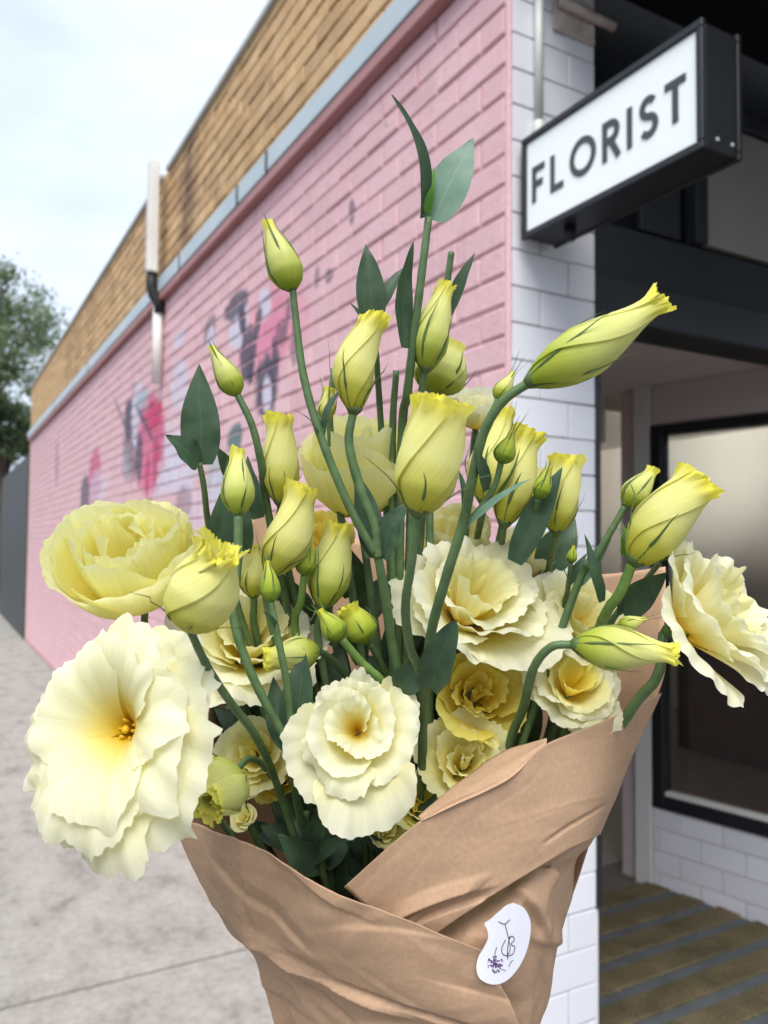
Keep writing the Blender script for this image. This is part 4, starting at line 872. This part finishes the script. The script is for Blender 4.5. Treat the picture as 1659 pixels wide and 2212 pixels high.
stem(t, [(702, 910, .428), (696, 945, .42)], 5, to_base=False)
leaf(t, (806, 1205, .421), (765, 1010, .43), 62, (.35, .2, .9), side=.05, bend=-.05)
leaf(t, (826, 1205, .421), (885, 1082, .415), 66, (-.4, .3, .85), bend=.08, side=-.05)
leaf(t, (690, 938, .416), (632, 884, .40), 11, (.2, .8, .5), shape='lance', bend=.08)
leaf(t, (697, 925, .418), (738, 838, .42), 20, (-.5, .2, .8), 'leaf', shape='lance')
leaf(t, (690, 930, .42), (668, 870, .43), 16, (.4, .2, .8), 'leaf', shape='lance')
t = thing('lisianthus_spray', 'leaning spray ending in the big lime bud that points to the upper right', 'flower spray', P(1003, 1130, .385), 'branched lisianthus sprays')
bud(t, (1143, 826, .365), (1428, 646, .355), 57, 'furled', 'bud', 4, sepal=.62, sw=.10, twist=2.6, bend=(.02, -.03), spread=.10, flare=.14)
stem(t, [(1143, 826, .365), (1085, 868, .368), (1045, 935, .372), (1020, 1035, .378), (1000, 1130, .385), (960, 1260, .39), (930, 1375, .40), (915, 1520, .42), (912, 1650, .43)], 12, taper=1.15)
bud(t, (1074, 862, .372), (1108, 806, .376), 20, 'closed', 'bud', 5, sepal=1.9, sw=.10, spread=.10, twist=.8)
stem(t, [(1074, 862, .372), (1060, 905, .371)], 6, to_base=False)
bud(t, (1082, 1000, .38), (1106, 935, .38), 24, 'closed', 'budg', 6, sepal=1.9, sw=.12, spread=.06, twist=.8)
stem(t, [(1082, 1000, .38), (1070, 1045, .382), (1040, 1095, .384), (1005, 1132, .385)], 8, to_base=False, taper=1)
leaf(t, (1012, 1135, .384), (1146, 1034, .372), 26, (-.2, .75, .6), 'leafp', shape='lance', side=.06)
leaf(t, (1050, 1060, .382), (1022, 962, .372), 30, (.3, .1, .9), shape='lance')
leaf(t, (1000, 1120, .383), (980, 1000, .40), 22, (.6, .1, .7), shape='lance')
t = thing('lisianthus_spray', 'front left spray with an upright green bud and a thin brownish bud, two leaves below', 'flower spray', P(630, 1615, .40), 'branched lisianthus sprays')
bud(t, (515, 1114, .405), (512, 972, .41), 36, 'furled', 'bud', 7, sepal=.92, sw=.20, twist=1.2, spread=.03)
stem(t, [(515, 1114, .405), (514, 1210, .402), (505, 1330, .398), (535, 1435, .396), (580, 1530, .396), (628, 1615, .40)], 11, to_base=False, taper=1.0)
bud(t, (586, 1300, .395), (578, 1212, .397), 22, 'closed', 'budg', 8, sepal=1.25, sw=.26, twist=.8, spread=.03)
stem(t, [(586, 1300, .395), (600, 1375, .394), (620, 1480, .395), (632, 1610, .40)], 8, to_base=False, taper=1.2)
stem(t, [(630, 1605, .40), (636, 1690, .41), (660, 1800, .43)], 9)
leaf(t, (622, 1618, .402), (590, 1462, .415), 62, (.3, .1, .9), side=-.03, bend=-.03)
leaf(t, (634, 1600, .403), (656, 1398, .41), 80, (-.35, .1, .9), bend=.05, side=.04)
leaf(t, (598, 1360, .395), (566, 1318, .385), 14, (.2, .5, .8), 'leaf', shape='lance')
leaf(t, (510, 1345, .398), (520, 1440, .40), 18, (.7, 0, .6), 'leaf', shape='lance')
t = thing('lisianthus_spray', 'right hand spray with a small green bud above a big yellow ruffled bud', 'flower spray', P(1310, 1320, .43), 'branched lisianthus sprays')
bud(t, (1350, 1094, .43), (1412, 1012, .43), 30, 'furled', 'bud', 9, sepal=.95, sw=.22, twist=1.0, spread=.02)
stem(t, [(1350, 1094, .43), (1318, 1150, .43), (1280, 1215, .432), (1245, 1270, .44)], 8, taper=1.3)
bud(t, (1366, 1216, .415), (1512, 1036, .415), 57, 'wide', 'budy', 10, sepal=.55, sw=.11, twist=2.4, bend=(-.03, .0), spread=.24, smat='sepal', flare=.10)
stem(t, [(1366, 1216, .415), (1340, 1280, .42), (1312, 1320, .428), (1280, 1400, .45)], 13, 'stemb', taper=1.05)
leaf(t, (1300, 1300, .425), (1262, 1152, .42), 34, (.5, .1, .8), side=-.10, shape='lance')
leaf(t, (1345, 1200, .42), (1345, 1130, .43), 34, (.5, .2, .8), 'leafb')
leaf(t, (1352, 1180, .42), (1330, 1140, .415), 14, (.1, .8, .5), 'leafp', shape='lance')
leaf(t, (1252, 1262, .44), (1325, 1150, .435), 30, (-.3, .2, .9), 'leafp', shape='lance')

# ---- single buds
single('small slim bud leaning left above the left leaf pair', (513, 852, .43), (457, 750, .43), 28, [(545, 920, .43), (566, 1010, .435), (580, 1110, .45)], kind='closed', m='bud', seed=12, sepal=1.02, sw=.26, spread=.02, twist=.9)
single('upright furled bud beside the tall leafy stem', (918, 800, .43), (966, 612, .43), 43, [(905, 880, .44), (890, 1000, .46)], kind='furled', m='bud', seed=13, sepal=.72, sw=.13, twist=1.6, bend=(-.04, 0))
single('rounded lime bud behind the upright furled bud', (938, 850, .465), (972, 738, .465), 56, [(925, 930, .47)], kind='fat', m='bud', seed=14, sepal=.8, sw=.12, twist=1.2)
single('large soft yellow bud with open ruffled mouth, nearest at the centre', (903, 1110, .338), (956, 862, .332), 70, [(889, 1215, .344), (876, 1310, .353), (886, 1400, .370), (912, 1500, .400)], kind='wide', m='budy', seed=15, sepal=.45, sw=.09, twist=2.0, spread=.3, rs=10.5, flare=.12,
       leaves=[((928, 1488, .388), (985, 1338, .375), 78, dict(normal=(-.3, .1, .95), bend=.06, shape='strap', fold=.4)), ((905, 1440, .39), (852, 1500, .40), 66, dict(normal=(.2, .4, .9)))])
single('yellow ruffled bud left of the lemon cupped flower', (606, 1088, .445), (603, 895, .44), 44, [(612, 1180, .46)], kind='mouth', m='budy', seed=16, sepal=.4, sw=.1, twist=1.8)
single('curved yellow bud in front of the left stems with a ruffled top', (584, 1242, .428), (652, 1050, .425), 52, [(582, 1330, .44)], kind='mouth', m='budy', seed=17, sepal=.45, sw=.09, twist=2.1, bend=(.06, 0), spread=.15)
single('narrow yellow bud half hidden behind the fat blurred bud', (548, 1290, .45), (545, 1178, .45), 34, [(560, 1400, .46)], kind='furled', m='budy', seed=18, sepal=.5)
single('fat blurred yellow bud with torn green mouth, nearest at left', (408, 1356, .325), (474, 1180, .315), 72, [(448, 1440, .338), (500, 1520, .36), (552, 1590, .385), (600, 1700, .42)], kind='fat', m='budy', seed=19, sepal=.42, sw=.07, twist=2.6, rs=10, flare=.22, spread=.3, serr=.06)
single('lime bud below the lemon cupped flower', (697, 1314, .44), (733, 1130, .445), 48, [(690, 1400, .45)], kind='mouth', m='bud', seed=20, sepal=.62, sw=.08, twist=1.8)
single('tiny bright green bud between the two yellow buds', (657, 1242, .43), (668, 1168, .43), 23, [(650, 1300, .435), (640, 1380, .45)], kind='closed', m='budg', seed=22, sepal=1.0, sw=.26, sm='stemb', smat='sepalb')
single('bright green pointed bud with long sepals above the front flower', (738, 1380, .41), (690, 1318, .41), 28, [(780, 1430, .415), (830, 1480, .42), (870, 1560, .44)], kind='closed', m='budg', seed=24, sepal=1.35, sw=.16, sm='stemb', smat='sepalb', rs=10)
single('stubby green bud with frilly top beside the pointed one', (798, 1388, .428), (750, 1312, .425), 38, [(830, 1450, .44), (860, 1540, .45)], kind='mouth', m='budg', seed=25, sepal=.85, sw=.12, twist=1.2)
single('lime bud lying on its side with frilly tip towards the left', (690, 1405, .42), (572, 1424, .41), 38, [(730, 1440, .435), (770, 1520, .45)], kind='mouth', m='bud', seed=26, sepal=.9, sw=.08)
single('round lime bud at the left paper rim', (502, 1672, .395), (440, 1738, .375), 62, [(545, 1640, .42), (600, 1700, .44)], kind='fat', m='bud', seed=27, sepal=.5, sw=.09, flare=.2, twist=1.3, serr=.05)
single('long yellow bud behind the dark forked stem', (1048, 1088, .45), (1086, 885, .45), 54, [(1035, 1140, .475), (1020, 1230, .525), (990, 1500, .53)], kind='furled', m='budy', seed=28, sepal=.6)
single('slender yellow bud with pointed tip behind the forked stem', (1088, 1135, .455), (1140, 930, .455), 46, [(1082, 1180, .475), (1070, 1260, .525), (1010, 1500, .53)], kind='mouth', m='budy', seed=29, sepal=.55, flare=.16)
single('pale yellow bud against the white tiles', (1200, 1152, .45), (1224, 985, .45), 40, [(1188, 1215, .475), (1170, 1290, .525), (1080, 1500, .53)], kind='wide', m='budy', seed=30, sepal=.62, sw=.1, flare=.1)
single('tiny yellow-brown closed bud in front of the pale one', (1163, 1076, .43), (1186, 1008, .43), 20, [(1150, 1140, .45), (1130, 1210, .495), (1100, 1300, .53)], kind='closed', m='budg', seed=32, sepal=1.2, sw=.22,
       leaves=[((1112, 1215, .44), (1215, 1008, .437), 62, dict(normal=(-.3, .1, .9), bend=.05, shape='lance'))])
single('lime bud lying to the right across the ivory flowers', (1238, 1392, .385), (1462, 1412, .378), 48, [(1190, 1398, .388), (1152, 1445, .395), (1130, 1530, .41), (1098, 1615, .43)], kind='furled', m='bud', seed=33, sepal=.7, sw=.10, twist=2.4, rs=10, flare=.12)
single('tiny green bud with long curled sepals against the paper at right', (1338, 1354, .41), (1396, 1336, .41), 18, [(1290, 1380, .425), (1240, 1450, .45)], kind='closed', m='bud', seed=34, sepal=1.8, sw=.12, spread=.05, rs=6)
single('tiny thin bud with curling hair-like sepals before the tiles', (1233, 1216, .44), (1239, 1178, .44), 12, [(1228, 1260, .445), (1210, 1330, .46)], kind='closed', m='budg', seed=35, sepal=2.3, sw=.14, spread=.14, rs=6,
       leaves=[((1228, 1262, .444), (1268, 1195, .44), 22, dict(normal=(-.3, .2, .9), shape='lance')), ((1226, 1255, .444), (1186, 1208, .43), 18, dict(normal=(.2, .7, .6), shape='lance'))])
# ---- leafy stems and cut stems
G = 'leafy stems of the bouquet'
t = thing('leafy_stem', 'tallest stem crowned by a narrow and a broad blue-green leaf', 'stem', P(925, 480, .42), G)
stem(t, [(926, 470, .42), (910, 600, .42), (894, 730, .425), (880, 850, .435), (868, 950, .45)], 9.5)
leaf(t, (908, 472, .42), (846, 204, .40), 44, (.75, .1, .65), 'leaf', shape='lance', side=.05, fold=.5)
leaf(t, (936, 476, .42), (1023, 298, .425), 92, (-.15, .15, .97), 'leafp', bend=.05, fold=.12, wav=.03)
leaf(t, (924, 462, .419), (938, 362, .419), 24, (-.3, .1, .9), 'leafb', shape='lance')
leaf(t, (876, 752, .425), (893, 522, .42), 46, (.55, .1, .8), side=-.04, shape='lance', bend=-.05)
leaf(t, (890, 752, .426), (912, 690, .43), 22, (-.5, .1, .8))
t = thing('leafy_stem', 'stem with an ovate dark leaf standing above the ruffled bud', 'stem', P(808, 700, .44), G)
stem(t, [(808, 695, .44), (815, 800, .445), (825, 950, .46)], 7)
leaf(t, (806, 700, .44), (790, 527, .44), 64, (.1, .1, .97), bend=.04)
leaf(t, (815, 680, .445), (876, 574, .45), 34, (-.4, .2, .85), 'leaf', shape='lance', bend=.06)
leaf(t, (800, 720, .44), (757, 655, .43), 18, (.4, .2, .8), shape='lance')
t = thing('leafy_stem', 'cut stem with one slender leaf against the pink wall near its corner', 'stem', P(955, 690, .455), G)
stem(t, [(975, 545, .455), (965, 620, .455), (952, 720, .458), (930, 900, .47)], 8)
leaf(t, (965, 690, .456), (1026, 545, .45), 34, (-.5, .1, .8), shape='lance', side=.04)
t = thing('leafy_stem', 'stem with a large upright leaf and a small round leaf at left', 'stem', P(432, 1000, .42), G)
stem(t, [(430, 1000, .42), (440, 1050, .425), (455, 1160, .44), (500, 1330, .46)], 7)
leaf(t, (437, 1004, .421), (430, 786, .42), 84, (.1, .1, .97), bend=.04, fold=.15)
leaf(t, (428, 1004, .418), (358, 940, .405), 66, (.25, .55, .8), 'leaf', bend=.08)
t = thing('leafy_stem', 'stem with broad dark leaves behind the upright green bud', 'stem', P(500, 1200, .435), G)
stem(t, [(500, 1195, .435), (520, 1330, .45)], 7)
leaf(t, (462, 1195, .432), (485, 1045, .43), 64, (.3, .1, .9), side=.05); leaf(t, (530, 1195, .44), (530, 1060, .44), 50, (-.2, .1, .9)); leaf(t, (560, 1120, .445), (535, 985, .45), 50, (-.3, .1, .9)); leaf(t, (500, 1030, .45), (468, 965, .44), 34, (.3, .1, .9))
t = thing('leafy_stem', 'stem with a broad pointed leaf over the paper at the right', 'stem', P(1330, 1335, .44), G)
stem(t, [(1425, 1215, .44), (1370, 1285, .44), (1320, 1345, .445), (1250, 1500, .46)], 7)
leaf(t, (1345, 1325, .438), (1442, 1236, .425), 66, (-.25, .3, .9), bend=.04, shape='ovate'); leaf(t, (1338, 1330, .438), (1330, 1290, .43), 20, (.2, .2, .9))
for x0, y0, x1, y1, lab in ((856, 800, 848, 960, 'short cut stem end between the ruffled bud and the leafy stem'), (722, 796, 716, 960, 'thin cut stem end above the lemon cupped flower')):
    t = thing('cut_stem', lab, 'stem', P(x0, y0, .45), 'cut stems of the bouquet'); stem(t, [(x0, y0, .45), (x1, y1, .455)], 8)
# ---- filling: dark stems and leaves deep in the wrap
fr_ = random.Random(5)
for i in range(26):
    x = fr_.uniform(470, 1190); y = fr_.uniform(1230, 1640); d = fr_.uniform(.50, .535) if x > 820 and y < 1560 else fr_.uniform(.465, .52)
    t = thing('leafy_stem', 'dark leafy stem deep inside the bouquet', 'stem', P(x, y, d), 'leafy stems deep inside the bouquet')
    stem(t, [(x, y, d), (x + (885 - x) * .2, y + 150, d)], 7)
    for k in range(5):
        a = fr_.uniform(-1.0, 1.0); ln = fr_.uniform(100, 180); yb = y + k * fr_.uniform(30, 70); xb = x + (885 - x) * (yb - y) / 900
        leaf(t, (xb, yb, d), (xb + math.sin(a) * ln, yb - math.cos(a) * ln, d + fr_.uniform(-.012, .02)), fr_.uniform(40, 80), (fr_.uniform(-.5, .5), fr_.uniform(0, .6), .8), 'leaf', n=12, nu=7)
for i in range(12):
    x = fr_.uniform(600, 1000); y = fr_.uniform(1780, 1930); d = fr_.uniform(.42, .46)
    t = thing('leafy_stem', 'dark leafy stem low in the paper opening', 'stem', P(x, y, d), 'leafy stems low in the paper opening')
    stem(t, [(x, y - 60, d), (x, y + 60, d)], 7)
    for k in range(3):
        a = fr_.uniform(-1.3, 1.3); ln = fr_.uniform(90, 170)
        leaf(t, (x, y + 40, d), (x + math.sin(a) * ln, y + 40 - math.cos(a) * ln, d + fr_.uniform(-.03, .03)), fr_.uniform(36, 70), (fr_.uniform(-.5, .5), fr_.uniform(0, .6), .8), 'leaf', n=12, nu=7)

# ------------------------------------------------------------------ kraft paper wrap
wrap = thing('paper_wrap', 'brown kraft paper wrapped and folded round the bouquet', 'paper wrap', P(885, 2420, .43)); W0 = np.array(wrap.location)
def sheet(name, rows, m, parent, nu=90, nv=70, crump=.0011, seed=0, creases=(), off=W0):
    R_ = [spline([np.array(P(*p)) for p in row], nu) for row in rows]
    cols = [spline([R_[k][i] for k in range(len(R_))], nv) for i in range(nu)]
    pts = np.array(cols).transpose(1, 0, 2)                         # nv, nu, 3
    du = np.gradient(pts, axis=1); dv = np.gradient(pts, axis=0); nn = np.cross(du, dv); nn /= (np.linalg.norm(nn, axis=2, keepdims=True) + 1e-9)
    tc_ = np.array(CAMP) - pts; nn *= np.sign((nn * tc_).sum(2, keepdims=True))
    r = random.Random(seed); h = np.zeros((nv, nu)); U, Vv = np.meshgrid(np.linspace(0, 1, nu), np.linspace(0, 1, nv))
    for k in range(26):                                             # sharp random folds, each fading along its length
        a = r.uniform(-.9, .9) + (0 if r.random() < .7 else 1.5); cx, cy = r.random(), r.random(); ca, sa = math.cos(a), math.sin(a)
        dd = (U - cx) * sa - (Vv - cy) * ca; al = (U - cx) * ca + (Vv - cy) * sa
        wd_ = r.uniform(.04, .16); ln = r.uniform(.08, .30)
        h += r.choice((-1, 1)) * r.uniform(.4, 1.2) * (np.clip(1 - dd / wd_, 0, 1) * (dd >= 0) + np.clip(1 + dd / (.18 * wd_), 0, 1) * (dd < 0)) * np.exp(-(al / ln) ** 2)
    h *= crump * .7
    tri = lambda x: np.abs((x % 1.0) * 2 - 1)
    wx = .05 * np.sin(7 * U + 5 * Vv + seed) + .03 * np.sin(13 * Vv - 6 * U); msk = np.clip(.5 + .55 * np.sin(4.1 * U + seed) * np.sin(5.3 * Vv + 1.3 * seed) + .35 * np.sin(9 * Vv + 3 * U), 0, 1)
    for k in range(6):
        a = r.uniform(0, math.pi); fq = r.uniform(1.6, 5.5)
        h += crump * 1.5 / (.6 + .35 * fq) * tri(fq * ((U + wx * r.uniform(.3, 1)) * math.cos(a) + Vv * math.sin(a)) + r.random()) * (.25 + .75 * msk)
    for (x0, y0, x1, y1, amp, wd_) in creases:                      # placed folds in sheet coordinates
        L_ = math.hypot(x1 - x0, y1 - y0); ca, sa = (x1 - x0) / L_, (y1 - y0) / L_
        dd = (U - x0) * sa - (Vv - y0) * ca; al = ((U - x0) * ca + (Vv - y0) * sa) / L_
        h += amp * (np.clip(1 - dd / wd_, 0, 1) * (dd >= 0) + np.clip(1 + dd / (.22 * wd_), 0, 1) * (dd < 0)) * np.clip(np.minimum(al, 1 - al) * 5 + .2, 0, 1)
    for j in range(nv):
        for i in range(nu):
            q = pts[j, i]; h[j, i] += noise.noise(Vector(q * 38) + Vector((seed, 0, 0))) * crump * .45 + noise.noise(Vector(q * 110)) * crump * .12
    pts = pts + nn * h[:, :, None]
    V = (pts - off).reshape(-1, 3); n0 = len(V); th = .00025
    V2 = (pts - nn * th - off).reshape(-1, 3); gf = grid_faces(nu, nv); F_ = gf + [tuple(i + n0 for i in q[::-1]) for q in gf]
    edge = [i for i in range(nu)] + [j * nu + nu - 1 for j in range(1, nv)] + [(nv - 1) * nu + i for i in range(nu - 2, -1, -1)] + [j * nu for j in range(nv - 2, 0, -1)]
    for a, b in zip(edge, edge[1:] + edge[:1]): F_.append((a, a + n0, b + n0, b))
    return mesh_obj(name, np.concatenate([V, V2]), F_, m, parent)
A_rows = [[(384, 1757, .455), (450, 1772, .432), (520, 1790, .41), (650, 1858, .380), (745, 1913, .368), (945, 2003, .360), (1048, 2052, .360)],
          [(428, 1862, .447), (490, 1880, .426), (550, 1902, .408), (660, 1960, .382), (770, 2010, .368), (940, 2070, .3605), (1075, 2112, .362)],
          [(505, 1990, .442), (552, 2004, .424), (600, 2022, .409), (700, 2062, .385), (800, 2097, .371), (950, 2138, .363), (1105, 2165, .367)],
          [(553, 2052, .436), (600, 2075, .420), (650, 2095, .407), (740, 2130, .388), (830, 2160, .376), (960, 2195, .368), (1125, 2225, .373)],
          [(596, 2150, .438), (645, 2165, .423), (690, 2180, .410), (775, 2200, .394), (860, 2220, .383), (970, 2250, .376), (1130, 2280, .383)],
          [(640, 2270, .44), (690, 2280, .428), (735, 2290, .417), (810, 2305, .403), (890, 2318, .393), (980, 2335, .388), (1110, 2360, .396)],
          [(720, 2460, .46), (760, 2465, .45), (800, 2470, .44), (850, 2475, .432), (910, 2480, .425), (980, 2485, .42), (1060, 2490, .43)]]
sheet('left_front_panel', A_rows, M['kraft'], wrap, 150, 130, .0022, 3, creases=[(.15, .34, .75, .52, .0035, .05), (.05, .52, .6, .70, -.004, .06), (.45, .42, 1.0, .52, -.003, .04), (.5, .66, .95, .60, .003, .05), (.02, .2, .45, .45, .0035, .07), (.2, .10, .5, .3, -.002, .06), (.4, .75, .95, .72, -.003, .05)])
B_rows = [[(743, 1916, .3725), (860, 1811, .368), (960, 1735, .367), (1040, 1698, .369), (1112, 1664, .373), (1175, 1608, .385), (1300, 1558, .42), (1428, 1496, .47)],
          [(800, 1965, .3725), (890, 1880, .3685), (985, 1812, .3675), (1065, 1772, .3695), (1140, 1738, .3745), (1210, 1700, .387), (1300, 1660, .412), (1362, 1642, .452)],
          [(850, 2010, .3725), (925, 1945, .369), (1010, 1886, .368), (1090, 1842, .370), (1160, 1805, .3755), (1225, 1772, .387), (1290, 1745, .408), (1328, 1726, .445)],
          [(905, 2048, .3725), (965, 2000, .369), (1040, 1950, .3685), (1110, 1905, .371), (1172, 1868, .377), (1228, 1835, .388), (1275, 1812, .406), (1296, 1802, .438)]]
sheet('right_front_panel', B_rows, M['kraft'], wrap, 110, 70, .00028, 8, creases=[(.0, .55, .30, .85, .003, .10), (.05, .75, .32, 1.0, -.003, .08), (.6, .80, .92, .68, -.0018, .05)])
C_rows = [[(925, 2000, .400), (1000, 1950, .398), (1080, 1898, .398), (1160, 1848, .402), (1230, 1805, .410), (1290, 1792, .446)],
          [(938, 2030, .386), (1008, 1982, .386), (1082, 1932, .387), (1160, 1880, .392), (1226, 1838, .402), (1272, 1822, .441)],
          [(950, 2070, .374), (1015, 2030, .374), (1080, 1990, .376), (1150, 1945, .384), (1205, 1905, .40), (1238, 1862, .440)],
          [(980, 2140, .372), (1030, 2115, .374), (1080, 2085, .378), (1135, 2050, .388), (1182, 2005, .404), (1216, 1950, .438)],
          [(1000, 2220, .378), (1045, 2205, .382), (1085, 2185, .387), (1130, 2155, .396), (1165, 2120, .41), (1192, 2075, .438)],
          [(1000, 2330, .392), (1040, 2322, .397), (1078, 2312, .402), (1110, 2295, .41), (1135, 2270, .42), (1152, 2230, .442)],
          [(990, 2480, .42), (1010, 2480, .424), (1030, 2480, .43), (1050, 2475, .435), (1065, 2470, .44), (1075, 2460, .45)]]
sheet('right_lower_panel', C_rows, M['kraft'], wrap, 70, 80, .0014, 12, creases=[(.45, .2, .75, .5, .004, .09), (.55, .1, .9, .35, -.004, .08), (.6, .45, .95, .6, .003, .07)])
D_rows = [[(420, 1500, .50), (540, 1120, .575), (660, 1150, .59), (800, 1170, .60), (1000, 1200, .60), (1150, 1235, .59), (1290, 1243, .565), (1441, 1226, .515)],
          [(400, 1640, .48), (540, 1400, .56), (660, 1400, .58), (800, 1400, .59), (1000, 1400, .59), (1150, 1400, .58), (1290, 1390, .55), (1436, 1370, .495)],
          [(390, 1755, .456), (540, 1650, .54), (680, 1640, .56), (800, 1640, .57), (980, 1640, .57), (1130, 1630, .56), (1280, 1580, .53), (1430, 1492, .471)],
          [(470, 1930, .446), (600, 1950, .52), (700, 1950, .54), (800, 1950, .54), (940, 1950, .54), (1060, 1940, .53), (1180, 1900, .50), (1296, 1802, .441)],
          [(600, 2160, .44), (680, 2200, .49), (750, 2200, .51), (830, 2200, .51), (920, 2200, .51), (1010, 2200, .50), (1090, 2180, .48), (1180, 2110, .441)],
          [(720, 2462, .462), (760, 2480, .48), (800, 2480, .49), (850, 2480, .49), (920, 2480, .49), (970, 2480, .48), (1020, 2480, .47), (1074, 2462, .452)]]
sheet('back_panel', D_rows, M['kraft'], wrap, 90, 80, .0009, 17)
E_rows = [[(905, 1764, .3730), (965, 1712, .386), (1035, 1660, .396), (1100, 1620, .400), (1182, 1598, .391)],
          [(908, 1771, .3690), (970, 1728, .3740), (1040, 1684, .3790), (1106, 1645, .3830), (1182, 1603, .3880)],
          [(912, 1776, .3665), (975, 1743, .3645), (1045, 1712, .3660), (1112, 1674, .3700), (1181, 1608, .3860)]]
fl = sheet('turned_edge', E_rows, M['kraft'], wrap, 40, 14, .0003, 19); fl['label'] = 'pale turned-over rim of the paper catching the light'
# sticker with a handwritten monogram and a small purple flower
so_ = [(1109, 1950), (1132, 1962), (1146, 1992), (1143, 2035), (1129, 2075), (1109, 2105), (1090, 2121), (1069, 2127), (1048, 2122), (1034, 2110), (1029, 2090), (1034, 2066), (1046, 2045), (1054, 2027), (1053, 2010), (1047, 1995), (1060, 1985), (1079, 1968), (1093, 1956)]
def sticker_d(x, y): return .3565 + .000095 * max(0, x - 1040) + .0000010 * (x - 1040) ** 2 * .5
op = spline([(x, y, 0) for x, y in so_ + so_[:1]], 100)[:-1]
cx_, cy_ = 1088, 2040; V = []; F_ = []; nr = 8; no = len(op)
for k in range(nr + 1):
    for q in op:
        x = cx_ + (q[0] - cx_) * (k / nr if k else .001); y = cy_ + (q[1] - cy_) * (k / nr if k else .001); V.append(np.array(P(x, y, sticker_d(x, y))) - W0)
for k in range(nr):
    for i in range(no): F_.append((k * no + i, k * no + (i + 1) % no, (k + 1) * no + (i + 1) % no, (k + 1) * no + i))
n0 = len(V)
for q in op: V.append(np.array(P(q[0], q[1], sticker_d(q[0], q[1]) + .0002)) - W0)
for i in range(no): F_.append((nr * no + i, nr * no + (i + 1) % no, n0 + (i + 1) % no, n0 + i))
stk = mesh_obj('sticker', V, F_, M['sticker'], wrap, smooth=False); stk['label'] = 'white oval sticker with a handwritten monogram and purple flower'
def pen(pts, wpx, m, name):
    sp = spline([(x, y, 0) for x, y in pts], 10 * len(pts)); mb = MB()
    mb.tube([np.array(P(q[0], q[1], sticker_d(q[0], q[1]) - .00012)) - W0 for q in sp], wpx * .357 / FD / 2, 6); return mb.build(name, M[m], stk, True)
pen([(1077, 1991), (1090, 1996), (1101, 1987)], 1.8, 'ink', 'monogram'); pen([(1091, 1997), (1098, 2025), (1102, 2050), (1096, 2063), (1086, 2061), (1084, 2048), (1092, 2030)], 1.8, 'ink', 'monogram')
pen([(1101, 2022), (1097, 2045), (1096, 2072)], 1.8, 'ink', 'monogram'); pen([(1099, 2030), (1106, 2022), (1111, 2030), (1104, 2040), (1112, 2046), (1108, 2060), (1097, 2066)], 1.8, 'ink', 'monogram')
pen([(1073, 2046), (1069, 2062), (1072, 2070)], 1.5, 'ink', 'monogram'); pen([(1099, 2088), (1104, 2078), (1108, 2074)], 1.4, 'ink', 'monogram')
mb = MB(); rr = random.Random(9)
for k in range(75):
    a = rr.uniform(0, 6.28); q = rr.random() ** .7; x = 1070 + math.cos(a) * q * 17; y = 2083 + math.sin(a) * q * 18; s = rr.uniform(1.6, 3.4)
    c = Vector(np.array(P(x, y, sticker_d(x, y) - .0002)) - W0); ux_, uy_ = CV((1, 0, 0)), CV((0, 1, 0)); m_ = s * .357 / FD; ang = rr.uniform(0, 6)
    mb.add([c + (ux_ * math.cos(ang + j * 1.047) + uy_ * math.sin(ang + j * 1.047)) * m_ * (1 if j % 2 else .6) for j in range(6)], [tuple(range(6))])
mb.build('printed_flower', M['purple'], stk)
pen([(1071, 2085), (1080, 2092), (1093, 2097)], 1.2, 'purple', 'printed_flower'); pen([(1068, 2080), (1064, 2096)], 1.2, 'purple', 'printed_flower')
